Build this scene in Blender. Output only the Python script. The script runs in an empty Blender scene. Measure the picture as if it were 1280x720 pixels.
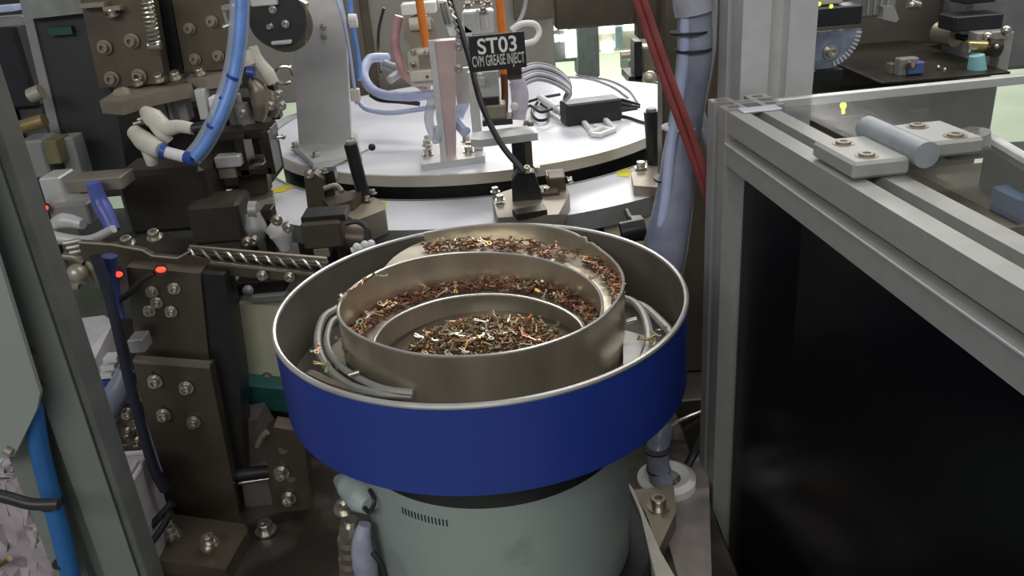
import bpy, bmesh, math, random
from mathutils import Vector, Matrix, Euler
random.seed(7)
S = bpy.context.scene
COL = S.collection
PI = math.pi
V = Vector
# ------------------------------------------------------------------ camera
FPX, PITCH, ROLL = 1043.0, 0.4263, -0.0804
CAMP = V((0, 0, 1.55))
_fw = V((0, math.cos(PITCH), -math.sin(PITCH))); _rt = V((1, 0, 0)); _up = _rt.cross(_fw)
_R = math.cos(ROLL)*_rt + math.sin(ROLL)*_up
_U = -math.sin(ROLL)*_rt + math.cos(ROLL)*_up
cd = bpy.data.cameras.new('camera'); cam = bpy.data.objects.new('camera', cd); COL.objects.link(cam)
cd.sensor_width = 36; cd.lens = FPX/1280*36; cd.clip_start = 0.02; cd.clip_end = 60
cam.matrix_world = Matrix(((_R.x, _U.x, -_fw.x, 0), (_R.y, _U.y, -_fw.y, 0), (_R.z, _U.z, -_fw.z, 1.55), (0, 0, 0, 1)))
S.camera = cam
S.view_settings.view_transform = 'Standard'; S.view_settings.look = 'None'
S.view_settings.gamma = 1; S.view_settings.exposure = 0.0; S.view_settings.use_curve_mapping = False
# ------------------------------------------------------------------ light
w = bpy.data.worlds.new('world'); S.world = w; w.use_nodes = True
w.node_tree.nodes['Background'].inputs[0].default_value = (0.80, 0.86, 1.0, 1)
w.node_tree.nodes['Background'].inputs[1].default_value = 0.22
def area(name, loc, tgt, sx, sy, e, col=(1, 0.97, 0.92)):
    l = bpy.data.lights.new(name, 'AREA'); l.shape = 'RECTANGLE'; l.size = sx; l.size_y = sy; l.energy = e; l.color = col
    o = bpy.data.objects.new(name, l); COL.objects.link(o); o.location = loc
    o.rotation_euler = (V(tgt)-V(loc)).to_track_quat('-Z', 'Y').to_euler()
area('ceiling_tube_light', (0.3, 2.6, 3.0), (0.1, 2.2, 1), 2.4, 0.5, 27)
area('ceiling_tube_light', (1.2, 1.1, 2.9), (0.5, 1.1, 1), 0.4, 1.8, 16)
area('ceiling_tube_light', (-0.7, -1.0, 2.5), (-0.1, 0.9, 0.9), 2.4, 0.5, 27)
area('ceiling_tube_light', (1.5, 7.5, 3.2), (1.5, 7.5, 0), 4.0, 3.0, 420)

# ------------------------------------------------------------------ helpers
def ray(px, py): return _fw + (px-640)/FPX*_R - (py-360)/FPX*_U
def at(px, py, Y): d = ray(px, py); return CAMP + d*(Y/d.y)
def onz(px, py, z): d = ray(px, py); return CAMP + d*((z-1.55)/d.z)

MATS = {}
def mat(name, col, metal=0.0, rough=0.5, var=0.15, scale=30, bump=0.0, stretch=None, trans=None, emit=None, alpha=None, coat=0, blot=None):
    if name in MATS: return MATS[name]
    m = bpy.data.materials.new(name); m.use_nodes = True; nt = m.node_tree; n = nt.nodes; L = nt.links
    b = n['Principled BSDF']; b.inputs['Metallic'].default_value = metal; b.inputs['Roughness'].default_value = rough
    b.inputs['Coat Weight'].default_value = coat
    tc = n.new('ShaderNodeTexCoord'); mp = n.new('ShaderNodeMapping'); L.new(tc.outputs['Object'], mp.inputs[0])
    if stretch: mp.inputs['Scale'].default_value = stretch
    nz = n.new('ShaderNodeTexNoise'); nz.inputs['Scale'].default_value = scale; nz.inputs['Detail'].default_value = 4; L.new(mp.outputs[0], nz.inputs[0])
    r = n.new('ShaderNodeValToRGB'); L.new(nz.outputs[0], r.inputs[0])
    c = V(col)
    r.color_ramp.elements[0].position = .3; r.color_ramp.elements[1].position = .7
    r.color_ramp.elements[0].color = (*(c*(1-var)), 1); r.color_ramp.elements[1].color = (*[min(1, q) for q in c*(1+var)], 1)
    out = r.outputs[0]
    if blot:
        n2 = n.new('ShaderNodeTexNoise'); n2.inputs['Scale'].default_value = blot[1]; n2.inputs['Detail'].default_value = 5; L.new(tc.outputs['Object'], n2.inputs[0])
        r2 = n.new('ShaderNodeValToRGB'); r2.color_ramp.elements[0].position = blot[2]; r2.color_ramp.elements[1].position = blot[2]+.08; L.new(n2.outputs[0], r2.inputs[0])
        mx = n.new('ShaderNodeMixRGB'); L.new(r2.outputs[0], mx.inputs[0]); L.new(out, mx.inputs[1]); mx.inputs[2].default_value = (*blot[0], 1); out = mx.outputs[0]
    L.new(out, b.inputs['Base Color'])
    mr = n.new('ShaderNodeMapRange'); mr.inputs['To Min'].default_value = max(.02, rough-.08); mr.inputs['To Max'].default_value = min(1, rough+.1); L.new(nz.outputs[0], mr.inputs[0]); L.new(mr.outputs[0], b.inputs['Roughness'])
    if bump:
        bp = n.new('ShaderNodeBump'); bp.inputs['Strength'].default_value = bump; bp.inputs['Distance'].default_value = .004; L.new(nz.outputs[0], bp.inputs['Height']); L.new(bp.outputs[0], b.inputs['Normal'])
    if trans: b.inputs['Transmission Weight'].default_value = trans; b.inputs['IOR'].default_value = 1.3
    if alpha is not None: b.inputs['Alpha'].default_value = alpha
    if emit: b.inputs['Emission Color'].default_value = (*emit[0], 1); b.inputs['Emission Strength'].default_value = emit[1]
    MATS[name] = m; return m

STEEL = mat('brushed_stainless', (.62, .57, .46), .86, .34, .16, 22, stretch=(1, 1, .25))
RIMST = mat('polished_rim_steel', (.66, .64, .60), .7, .3, .05)
BOWLIN = mat('dark_bowl_lining', (.15, .135, .11), .25, .5, .12, 20)
ALU = mat('anodised_aluminium', (.41, .41, .385), .45, .5, .05, 60)
ALUW = mat('pale_milled_aluminium', (.66, .66, .64), .45, .42, .05, 40)
OXIDE = mat('brown_oxide_steel', (.125, .102, .074), .55, .42, .22, 12)
OXLT = mat('worn_tan_steel', (.30, .26, .20), .5, .42, .2, 14)
OXDK = mat('dark_oiled_steel', (.045, .038, .028), .5, .38, .3, 10)
CHROME = mat('bright_screw_steel', (.56, .53, .46), .92, .28, .1)
BLACK = mat('black_plastic', (.016, .016, .018), 0, .42, .2)
BLACKM = mat('black_metal', (.03, .03, .03), .4, .35, .2)
DARK = mat('dark_grey_panel', (.035, .036, .036), .1, .5, .25, 5)
GREY = mat('grey_painted_metal', (.27, .27, .26), .1, .5, .1)
WHITE = mat('white_plastic', (.80, .80, .78), 0, .4, .05)
CREAMP = mat('ivory_plastic', (.62, .59, .50), 0, .42, .08)
DISC = mat('white_turntable_paint', (.78, .79, .84), .05, .38, .03, 8)
EDGE = mat('turntable_edge_metal', (.50, .46, .37), .55, .38, .1, 6)
BLUE = mat('blue_bowl_paint', (.017, .040, .26), 0, .42, .06, 6)
MINT = mat('pale_grey_green_paint', (.31, .36, .34), 0, .42, .05, 5, blot=((.25, .29, .275), 9, .62))
GPOST = mat('grey_green_frame_paint', (.175, .185, .165), .15, .5, .1, 8)
FLOORM = mat('green_epoxy_floor', (.42, .50, .36), 0, .35, .05, 2)
WALLM = mat('off_white_wall_paint', (.60, .60, .56), 0, .7, .05, 2)
CREAM = mat('cream_enamel', (.82, .80, .54), 0, .45, .04)
TEAL = mat('teal_enamel', (.03, .14, .125), .1, .4, .1)
ORANGE = mat('orange_hose', (.72, .20, .025), 0, .38, .08)
ORBROWN = mat('brown_grease_hose', (.16, .055, .015), 0, .35, .2)
RED = mat('dark_red_hose', (.24, .055, .05), 0, .3, .15)
BLUEH = mat('blue_air_hose', (.16, .31, .72), 0, .35, .12, 40)
PALEB = mat('pale_blue_hose', (.46, .52, .74), 0, .35, .1, 40)
HOSE = mat('grey_blue_hose_wrap', (.24, .26, .33), 0, .3, .25, 18, bump=.2)
HOSEW = mat('whitish_hose_wrap', (.40, .42, .47), 0, .3, .12, 18, bump=.2)
CLEARH = mat('milky_sleeve', (.52, .56, .64), 0, .3, .12, 20, alpha=.55)
PINK = mat('faded_pink_plastic', (.62, .35, .34), 0, .4, .1)
PINKALU = mat('pinkish_aluminium', (.62, .47, .45), .4, .4, .06)
NAVY = mat('blue_ring', (.03, .07, .32), 0, .35, .1)
YELLOW = mat('yellow_paint_mark', (.80, .68, .05), 0, .5, .1)
CABLEG = mat('grey_cable', (.30, .30, .33), 0, .42, .12)
BAG = mat('clear_polythene', (.62, .58, .60), 0, .22, .15, 30, bump=.6, alpha=.62)
LILAC = mat('lilac_film', (.62, .55, .66), 0, .25, .1, 30, bump=.5, alpha=.75)
BRASS = mat('brass', (.62, .47, .22), .9, .28, .15)
COPPER = mat('copper', (.58, .30, .18), .85, .32, .2, 200)
BRONZE = mat('dull_brass', (.36, .27, .13), .85, .35, .25, 200)
TIN = mat('tinned_metal', (.80, .78, .70), .8, .25, .1)
GREENB = mat('greenish_brass', (.42, .46, .28), .8, .35, .2)
PILEM = mat('mixed_metal_pile', (.20, .13, .07), .75, .4, .6, 260)
PILER = mat('reddish_metal_pile', (.26, .13, .08), .75, .4, .5, 260)
ACRYL = mat('clear_acrylic', (.40, .41, .36), 0, .12, .02, alpha=.08); ACRYL.node_tree.nodes['Principled BSDF'].inputs['Specular IOR Level'].default_value = .22
SMOKE = mat('smoked_acrylic', (.006, .006, .007), 0, .22, .1, 3, alpha=.93)
SMOKE.node_tree.nodes['Principled BSDF'].inputs['Specular IOR Level'].default_value = .12
LED = mat('red_led', (1, .05, .03), 0, .4, 0, emit=((1, .03, .015), 4))
REDM = mat('red_paint', (.30, .03, .03), 0, .5, .1)
LAMP = mat('lit_diffuser', (1, 1, .96), 0, .4, 0, emit=((1, 1, .93), 2.2))
LIME = mat('green_yellow_led', (.6, .8, .05), 0, .4, 0, emit=((.7, .9, .08), 1.2))
TEALP = mat('pale_teal_plastic', (.26, .56, .58), 0, .4, .08)
BAGB = mat('bluish_film', (.26, .29, .38), .1, .25, .4, 40, bump=.8)
STRAP = mat('bright_blue_strap', (.018, .11, .32), 0, .5, .1)
INKW = mat('white_lettering', (.85, .85, .82), 0, .5, .02)
INKG = mat('grey_lettering', (.62, .62, .58), 0, .5, .02)
PAPER = mat('crumpled_white_film', (.62, .60, .60), 0, .5, .1, 25, bump=.8)
DUCT = mat('pale_tape', (.38, .44, .43), 0, .45, .15, 40, bump=.4)
DECK = mat('oily_steel_deck', (.13, .115, .10), .65, .33, .35, 7, blot=((.06, .05, .04), 5, .52))

class G:
    def __init__(s): s.bm = bmesh.new()
    def _add(s, verts, faces, M=None):
        vs = [s.bm.verts.new(M @ V(v) if M else V(v)) for v in verts]
        for f in faces:
            try: s.bm.faces.new([vs[i] for i in f])
            except ValueError: pass
        return s
    def box(s, c, d, rot=None, bev=None):
        t = bmesh.new(); bmesh.ops.create_cube(t, size=1)
        for v in t.verts: v.co = V((v.co.x*d[0], v.co.y*d[1], v.co.z*d[2]))
        b = min(d)*.08 if bev is None else bev
        if b > 0: bmesh.ops.bevel(t, geom=list(t.edges), offset=b, segments=1, affect='EDGES')
        M = Matrix.Translation(V(c)) @ (rot.to_matrix().to_4x4() if isinstance(rot, Euler) else (rot if rot is not None else Matrix()))
        t.verts.index_update(); s._add([v.co.copy() for v in t.verts], [[v.index for v in f.verts] for f in t.faces], M); t.free(); return s
    def pbox(s, x0, y0, x1, y1, Y, d, yaw=0, bev=None):
        """front face of a box standing at depth Y, read off between two picture points"""
        xm, ym = (x0+x1)/2, (y0+y1)/2
        a = at(x0, ym, Y); b = at(x1, ym, Y); t = at(xm, y0, Y); u = at(xm, y1, Y)
        c = V(((a.x+b.x)/2, Y+d/2, (t.z+u.z)/2))
        return s.box(c, (abs(b.x-a.x), d, abs(t.z-u.z)), Euler((0, 0, yaw)), bev)
    def cyl(s, a, b, r, r2=None, n=16, cap=True):
        a, b = V(a), V(b); r2 = r if r2 is None else r2; q = (b-a).to_track_quat('Z', 'Y'); vs = []
        for p, rr in ((a, r), (b, r2)):
            for i in range(n): t = 2*PI*i/n; vs.append(p + q @ V((rr*math.cos(t), rr*math.sin(t), 0)))
        fs = [[i, (i+1) % n, n+(i+1) % n, n+i] for i in range(n)]
        if cap: fs += [list(range(n))[::-1], list(range(n, 2*n))]
        return s._add(vs, fs)
    def tube(s, pts, r, n=8, sub=6, taper=None):
        pts = [V(p) for p in pts]
        if sub > 1 and len(pts) > 2:
            P = [2*pts[0]-pts[1]]+pts+[2*pts[-1]-pts[-2]]; o = []
            for i in range(1, len(P)-2):
                for k in range(sub):
                    t = k/sub; a, b, c, d = P[i-1:i+3]
                    o.append(.5*((2*b)+(c-a)*t+(2*a-5*b+4*c-d)*t*t+(3*b-a-3*c+d)*t*t*t))
            pts = o+[pts[-1]]
        rs = r if isinstance(r, (list, tuple)) else None; N = len(pts); vs = []; up = None
        for i, p in enumerate(pts):
            d = (pts[min(i+1, N-1)]-pts[max(i-1, 0)]).normalized()
            if up is None: up = d.orthogonal().normalized()
            up = (up-d*up.dot(d)).normalized(); sd = d.cross(up)
            if rs: f = i/(N-1)*(len(rs)-1); k = min(int(f), len(rs)-2); rr = rs[k]+(rs[k+1]-rs[k])*(f-k)
            else: rr = r
            for j in range(n): t = 2*PI*j/n; vs.append(p+up*rr*math.cos(t)+sd*rr*math.sin(t))
        fs = [[i*n+j, i*n+(j+1) % n, (i+1)*n+(j+1) % n, (i+1)*n+j] for i in range(N-1) for j in range(n)]
        fs += [list(range(n))[::-1], list(range((N-1)*n, N*n))]
        return s._add(vs, fs)
    def lathe(s, prof, c, n=64, a0=0, a1=2*PI):
        c = V(c); full = abs(a1-a0-2*PI) < 1e-6; m = n if full else n+1; vs = []
        for i in range(m):
            t = a0+(a1-a0)*i/n
            for r, z in prof: vs.append(c+V((r*math.cos(t), r*math.sin(t), z)))
        k = len(prof); fs = []
        for i in range(n):
            j = (i+1) % m
            for q in range(k-1): fs.append([i*k+q, j*k+q, j*k+q+1, i*k+q+1])
        return s._add(vs, fs)
    def prism(s, poly, h, M):
        """poly in local xy, extruded along local z by h"""
        n = len(poly); vs = [(x, y, 0) for x, y in poly]+[(x, y, h) for x, y in poly]
        return s._add(vs, [list(range(n))[::-1], list(range(n, 2*n))]+[[i, (i+1) % n, n+(i+1) % n, n+i] for i in range(n)], M)
    def pprism(s, pts, Y, d):
        """outline of a plate standing at depth Y, thickness d away from the viewer"""
        P = [at(x, y, Y) for x, y in pts]; n = len(P)
        return s._add(P+[p+V((0, d, 0)) for p in P], [list(range(n)), list(range(n, 2*n))[::-1]]+[[i, n+i, n+(i+1) % n, (i+1) % n] for i in range(n)])
    def zprism(s, pts, z, h):
        """outline of a plate lying at height z (top), thickness h downwards"""
        P = [onz(x, y, z) for x, y in pts]; n = len(P)
        return s._add(P+[p-V((0, 0, h)) for p in P], [list(range(n)), list(range(n, 2*n))[::-1]]+[[i, n+i, n+(i+1) % n, (i+1) % n] for i in range(n)])
    def sph(s, c, r, n=12, sc=(1, 1, 1)):
        t = bmesh.new(); bmesh.ops.create_uvsphere(t, u_segments=n, v_segments=max(6, n//2), radius=r); t.verts.index_update()
        s._add([V((v.co.x*sc[0], v.co.y*sc[1], v.co.z*sc[2]))+V(c) for v in t.verts], [[v.index for v in f.verts] for f in t.faces]); t.free(); return s
    def profile(s, rows, U, W, O, u, v, a):
        """cross-section drawn as a grid of cells (rows of # and .) extruded from O along a"""
        R = len(rows); K = len(rows[0]); O, u, v, a = V(O), V(u), V(v), V(a); vid = {}
        def vt(i, j, e):
            if (i, j, e) not in vid: vid[(i, j, e)] = s.bm.verts.new(O+u*(U*j/K)+v*(W*i/R)+a*e)
            return vid[(i, j, e)]
        on = lambda i, j: 0 <= i < R and 0 <= j < K and rows[i][j] == '#'
        for i in range(R):
            for j in range(K):
                if not on(i, j): continue
                for e in (0, 1): s.bm.faces.new([vt(i, j, e), vt(i, j+1, e), vt(i+1, j+1, e), vt(i+1, j, e)])
                for (di, dj), (p, q) in {(-1, 0): ((i, j), (i, j+1)), (1, 0): ((i+1, j), (i+1, j+1)), (0, -1): ((i, j), (i+1, j)), (0, 1): ((i, j+1), (i+1, j+1))}.items():
                    if not on(i+di, j+dj): s.bm.faces.new([vt(*p, 0), vt(*q, 0), vt(*q, 1), vt(*p, 1)])
        return s
NAMES = {}
def props(o, label=None, cat=None, group=None, kind=None):
    if label: o['label'] = label
    if cat: o['category'] = cat
    if group: o['group'] = group
    if kind: o['kind'] = kind
    return o
def build(name, g, m, parent=None, smooth=False):
    me = bpy.data.meshes.new(name)
    bm = g.bm; bmesh.ops.recalc_face_normals(bm, faces=bm.faces)
    MW = wmat(parent) if parent else None
    if MW is None:
        zs = [v.co for v in bm.verts]; c = V((sum(p.x for p in zs)/len(zs), sum(p.y for p in zs)/len(zs), min(p.z for p in zs))); MW = Matrix.Translation(c)
    bmesh.ops.transform(bm, matrix=MW.inverted(), verts=bm.verts)
    bm.to_mesh(me); bm.free(); me.materials.append(m)
    if smooth:
        for p in me.polygons: p.use_smooth = True
        try: me.set_sharp_from_angle(angle=math.radians(38))
        except Exception: pass
    o = bpy.data.objects.new(name, me); COL.objects.link(o)
    if parent: o.parent = parent; o['_n'] = 0; del o['_n']
    else: o.matrix_world = MW; o.location = MW.translation
    return o
def wmat(o):
    M = Matrix.LocRotScale(o.location, o.rotation_euler, o.scale)
    while o.parent: o = o.parent; M = Matrix.LocRotScale(o.location, o.rotation_euler, o.scale) @ M
    return M
def thing(name, label, cat, loc=(0, 0, 0), rz=0, group=None):
    o = bpy.data.objects.new(name, None); COL.objects.link(o); o.empty_display_size = .02
    o.location = loc; o.rotation_euler = (0, 0, rz); return props(o, label, cat, group)
def solo(name, g, m, label, cat, smooth=False, group=None, kind=None):
    return props(build(name, g, m, None, smooth), label, cat, group, kind)
def dup(root, loc, rz=None, label=None, rot=None):
    r = root.copy(); COL.objects.link(r); r.location = loc
    if rz is not None: r.rotation_euler = (0, 0, rz)
    if rot is not None: r.rotation_euler = rot
    if label: r['label'] = label
    for ch in list(root.children):
        c = ch.copy(); COL.objects.link(c); c.parent = r
        for k in list(ch.children): d = k.copy(); COL.objects.link(d); d.parent = c
    return r
# a socket head screw: washer, head with a hex recess; unit radius, +Z outward
def _screw():
    g = G(); n = 24
    def ring(r, z): return [(r*math.cos(2*PI*i/n), r*math.sin(2*PI*i/n), z) for i in range(n)]
    def hexr(r, z):
        o = []
        for i in range(n):
            a = 2*PI*i/n; k = math.cos(PI/6)/math.cos((a % (PI/3))-PI/6); o.append((r*k*math.cos(a), r*k*math.sin(a), z))
        return o
    L = [ring(1.45, 0), ring(1.45, .25), ring(1.0, .25), ring(1.0, 1.35), ring(.9, 1.5), hexr(.55, 1.5), hexr(.5, .8)]
    vs = [p for l in L for p in l]; fs = []
    for k in range(len(L)-1):
        for i in range(n): fs.append([k*n+i, k*n+(i+1) % n, (k+1)*n+(i+1) % n, (k+1)*n+i])
    fs.append([(len(L)-1)*n+i for i in range(n)])
    g._add(vs, fs); bmesh.ops.recalc_face_normals(g.bm, faces=g.bm.faces)
    me = bpy.data.meshes.new('screw'); g.bm.to_mesh(me); g.bm.free(); return me
SCREW = _screw(); SCREW.materials.append(CHROME)
SCREWD = SCREW.copy(); SCREWD.materials.clear(); SCREWD.materials.append(OXLT)
def screw(parent, p, n=(0, 0, 1), r=.0045, dark=False):
    o = bpy.data.objects.new('screw', SCREWD if dark else SCREW); COL.objects.link(o); o.parent = parent
    M = Matrix.Translation(V(p)) @ V(n).to_track_quat('Z', 'Y').to_matrix().to_4x4() @ Matrix.Scale(r, 4)
    M = wmat(parent).inverted() @ M
    l, q, s = M.decompose(); o.location = l; o.rotation_euler = q.to_euler(); o.scale = s; return o
FWD = (0, -1, 0)

# ================================================================== SETTING
def structure(name, g, m, smooth=False): return props(build(name, g, m, None, smooth), kind='structure')
structure('floor', G().box((0, 5.5, -.05), (16, 15, .1), bev=0), FLOORM)
structure('wall_back', G().box((0, 12.6, 1.6), (16, .1, 3.2), bev=0), WALLM)

# machine deck
dk = G(); dk.box((-.611, 1.01, .66), (1.778, .60, .08), bev=.003); dk.box((-.2, 2.06, .66), (2.6, 1.5, .08), bev=.003)
deck = solo('machine_deck', dk, DECK, 'dark oily steel deck plate that carries the brackets and the blue bowl feeder', 'machine base')
g = G(); g.box((-.611, 1.01, .31), (1.76, .58, .62)); g.box((-.2, 2.08, .31), (2.4, 1.5, .62)); solo('machine_cabinet', g, DARK, 'dark machine base cabinet below the oily steel deck', 'machine base')
# ================================================================== BOWL FEEDER
BC = V((-.04, .9355, 0)); RZ = 1.1206
bf = thing('bowl_feeder', 'round vibratory bowl feeder with blue outer shell and steel spiral bowl inside', 'feeder', (BC.x, BC.y, .70))
g = G(); g.lathe([(.2512, RZ-.004), (.2515, 1.0118), (.235, 1.0110), (.235, 1.0150), (.2475, 1.0150)], BC, 128); build('outer_shell', g, BLUE, bf, True)
g = G(); g.lathe([(.2475, 1.015), (.2478, RZ-.004)], BC, 128); g.lathe([(.2475, 1.03), (.0, 1.03)], BC, 128); build('shell_lining', g, BOWLIN, bf, True)
g = G(); g.tube([BC+V((.2495*math.cos(t), .2495*math.sin(t), RZ-.003)) for t in [2*PI*i/128 for i in range(129)]], .0032, 8, 1); build('rolled_rim', g, RIMST, bf, True)
g = G(); g.lathe([(.10, 1.028), (.235, 1.012), (.20, 1.0), (.182, .985), (.179, .936)], BC, 96); build('dark_gap_ring', g, BLACK, bf, True)  # black ring puts the darkness of the gap under the skirt into colour
g = G(); g.lathe([(.0, .943), (.173, .943), (.178, .939), (.178, .74), (.182, .735)], BC, 96); drive = build('drive_housing', g, MINT, bf, True)
g = G()
for i in range(14):
    t = math.radians(232+i*1.5); p = BC+V((.1785*math.cos(t), .1785*math.sin(t), .912)); g.box(p, (.0012, .0012, .009), Euler((0, 0, t)), 0)
build('vent_slots', g, BLACK, drive)
g = G(); g.lathe([(0, .742), (.206, .742), (.209, .738), (.209, .702), (.0, .702)], BC, 96); build('base_flange', g, BLACK, bf, True)
# spiral wall : (angle deg, radius, top z)
KEY = [(110, .2470, RZ), (79, .2468, RZ), (64, .240, RZ), (46.5, .2165, RZ), (45.5, .2135, RZ-.004), (29, .195, RZ-.003), (1, .178, RZ-.002), (-19, .167, RZ-.001), (-57, .160, RZ), (-99, .1565, RZ), (-138, .159, RZ), (-172, .175, RZ), (-196, .174, RZ-.001), (-229, .169, 1.1185),
       (-280, .168, 1.105), (-319, .160, 1.099), (-363, .150, 1.095), (-383, .147, 1.092), (-450, .141, 1.088), (-505, .145, 1.082), (-540, .134, 1.074), (-580, .129, 1.067), (-623, .127, 1.0615), (-672, .121, 1.059), (-711, .127, 1.0565), (-770, .126, 1.053), (-830, .126, 1.050)]
def W(a):
    if a >= KEY[0][0]: return KEY[0][1:]
    for (a0, r0, z0), (a1, r1, z1) in zip(KEY, KEY[1:]):
        if a >= a1:
            t = (a0-a)/(a0-a1)
            if a0-a1 > 5: t = t
            return r0+(r1-r0)*t, z0+(z1-z0)*t
    return KEY[-1][1:]
def Ws(a, w=9):
    if 43 < a < 50: return W(a)
    q = [W(a+d) for d in (-w, -w/2, 0, w/2, w)]; return sum(x[0] for x in q)/5, sum(x[1] for x in q)/5
def pol(r, a, z): t = math.radians(a); return BC+V((r*math.cos(t), r*math.sin(t), z))
angs = [110-i*2.5 for i in range(int(940/2.5)+1)]; angs += [46.6, 45.4]; angs.sort(reverse=True)
g = G(); vs = []; fs = []
for a in angs:
    r, z = Ws(a); zb = 1.031
    if -175 > a > -260: zb = 1.031
    vs += [pol(r+.0008, a, z), pol(r+.0008, a, zb), pol(r-.0008, a, zb), pol(r-.0008, a, z)]
for i in range(len(angs)-1):
    for k in range(4): fs.append([i*4+k, i*4+(k+1) % 4, i*4+4+(k+1) % 4, i*4+4+k])
fs += [[0, 1, 2, 3], [len(vs)-1, len(vs)-2, len(vs)-3, len(vs)-4]]
g._add(vs, fs); spiral = build('spiral_wall', g, STEEL, bf, True)
g = G(); g.tube([pol(Ws(a)[0], a, Ws(a)[1]) for a in angs], .0020, 6, 1); build('wall_edge', g, RIMST, spiral, True)
def track(a0, a1, outer):
    g = G(); vs = []; n = int((a0-a1)/4)
    for i in range(n+1):
        a = a0+(a1-a0)*i/n; r, z = Ws(a); ro = outer(a); z -= .0025
        vs += [pol(r, a, z), pol(ro, a, z-.001), pol(ro, a, z-.003), pol(r, a, z-.0045)]
    g._add(vs, [[i*4+k, i*4+(k+1) % 4, i*4+4+(k+1) % 4, i*4+4+k] for i in range(n) for k in range(4)]+[[0, 1, 2, 3]]); return g
def o1(a): return Ws(a+360)[0] if a+360 <= 110 else Ws(a)[0]+.008+(.2465-Ws(a)[0]-.008)*max(0, min(1, (-a-222)/28))
build('upper_track', track(-188, -455, o1), STEEL, bf, True)
build('lower_track', track(-470, -830, lambda a: Ws(a+360)[0]), STEEL, bf, True)
g = G(); g.lathe([(0, 1.041), (.126, 1.036)], BC, 64); build('bowl_floor', g, OXIDE, bf, True)
# outfeed rail loops beside the inner bowl
g = G(); L = [(422, 385), (404, 398), (397, 428), (408, 458), (436, 481), (470, 491), (516, 494)]
g.tube([onz(x, y, 1.068) for x, y in L], .0052, 8); build('outfeed_rail', g, ALU, bf, True)
g = G(); L = [(426, 392), (412, 402), (407, 428), (420, 452), (445, 470), (478, 484), (515, 489)]
g.tube([onz(x+2, y+2, 1.073) for x, y in L], .0042, 8); build('outfeed_rail', g, ALU, bf, True)
g = G(); g.tube([onz(x, y, 1.062) for x, y in [(388, 470), (420, 484), (460, 494)]], .008, 8); build('outfeed_rail', g, OXLT, bf, True)
g = G(); g.tube([onz(x, y, 1.072) for x, y in [(779, 373), (792, 378), (804, 392), (811, 415), (810, 437), (800, 455)]], .0055, 8); build('outfeed_rail', g, ALU, bf, True)
g = G(); g.tube([onz(x, y, 1.070) for x, y in [(783, 376), (805, 384), (826, 402), (840, 420), (838, 440)]], .0055, 8); build('outfeed_rail', g, ALU, bf, True)
g = G(); g.zprism([(779, 412), (808, 420), (797, 452), (779, 456)], 1.05, .012); build('white_guide_block', g, WHITE, bf)
g = G(); g.zprism([(411, 435), (426, 424), (432, 455), (420, 462)], 1.062, .02); g.zprism([(415, 450), (436, 450), (445, 485), (425, 478)], 1.045, .006); build('guide_block', g, OXLT, bf)
for q in ((783, 402, 796, 399), (436, 469, 449, 465)): g = G(); g.cyl(onz(q[0], q[1], 1.08), onz(q[2], q[3], 1.082), .003); build('guide_pin', g, CHROME, bf, True)

# ------------------------------------------------------------------ small terminals
def terminal_mesh(kind, m):
    g = G()
    if kind == 0:    # ring on a flat stem with bent tab
        g.lathe([(.0018, .0004), (.0032, .0004), (.0032, -.0004), (.0018, -.0004), (.0018, .0004)], (0, 0, 0), 10)
        g.box((.007, 0, 0), (.009, .0018, .0008), bev=0); g.box((.0115, 0, .0012), (.0012, .0034, .0024), bev=0)
    elif kind == 1:  # forked strip
        g.box((0, 0, 0), (.010, .0022, .0008), bev=0); g.box((.0065, .0014, 0), (.004, .001, .0009), bev=0); g.box((.0065, -.0014, 0), (.004, .001, .0009), bev=0)
        g.box((-.005, 0, .001), (.002, .0036, .002), bev=0)
    else:            # crimp barrel with pin
        g.cyl((-.004, 0, 0), (.001, 0, 0), .0017, n=8); g.cyl((.001, 0, 0), (.009, 0, 0), .0007, n=6)
    bmesh.ops.recalc_face_normals(g.bm, faces=g.bm.faces); me = bpy.data.meshes.new('terminal'); g.bm.to_mesh(me); g.bm.free(); me.materials.append(m); return me
TM = [[terminal_mesh(k, m) for k in range(3)] for m in (COPPER, BRONZE, BRASS, COPPER, TIN, TIN, GREENB)]
def terminals(n, place, label, group):
    for i in range(n):
        p = place(i); o = bpy.data.objects.new('metal_terminal', random.choice(random.choice(TM))); COL.objects.link(o)
        o.location = p; o.rotation_euler = (random.uniform(-.6, .6), random.uniform(-.5, .5), random.uniform(0, 2*PI))
        k = random.uniform(1.0, 1.5); o.scale = (k, k, k); props(o, label, 'small part', group)
def heap_h(x, y): return 1.041+.024*max(0, 1-((x*x+(y+.015)**2)**.5/.110)**2)
def place_c(i):
    r = .108*math.sqrt(random.random()); t = random.uniform(0, 2*PI); x, y = r*math.cos(t), r*math.sin(t)
    y = max(-.108, y*.9-.014)
    return BC+V((x, y, heap_h(x, y)+random.uniform(.001, .006)))
terminals(120, place_c, 'small copper or brass terminal piece in the heap on the bowl floor', 'terminals heaped on the bowl floor')
def place_l(i):
    a = random.uniform(-515, -735); r, z = Ws(a); ro = Ws(a+360)[0]; q = random.random(); f = .35+.6*random.random()
    return pol(r+(ro-r)*f, a, z+.003+.008*q*f)
terminals(95, place_l, 'small copper or brass terminal piece on the lower spiral track of the bowl', 'terminals on the lower track')
def place_u(i):
    a = random.choice([random.uniform(-247, -311)]*4+[random.uniform(-318, -365)]*3)
    r, z = Ws(a); ro = o1(a); f = .55+.37*random.random() if a < -310 else .12+.5*random.random()
    return pol(r+(ro-r)*f, a, z+.002+.006*random.random())
terminals(70, place_u, 'small copper or brass terminal piece on the upper spiral track of the bowl', 'terminals on the upper track')
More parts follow.
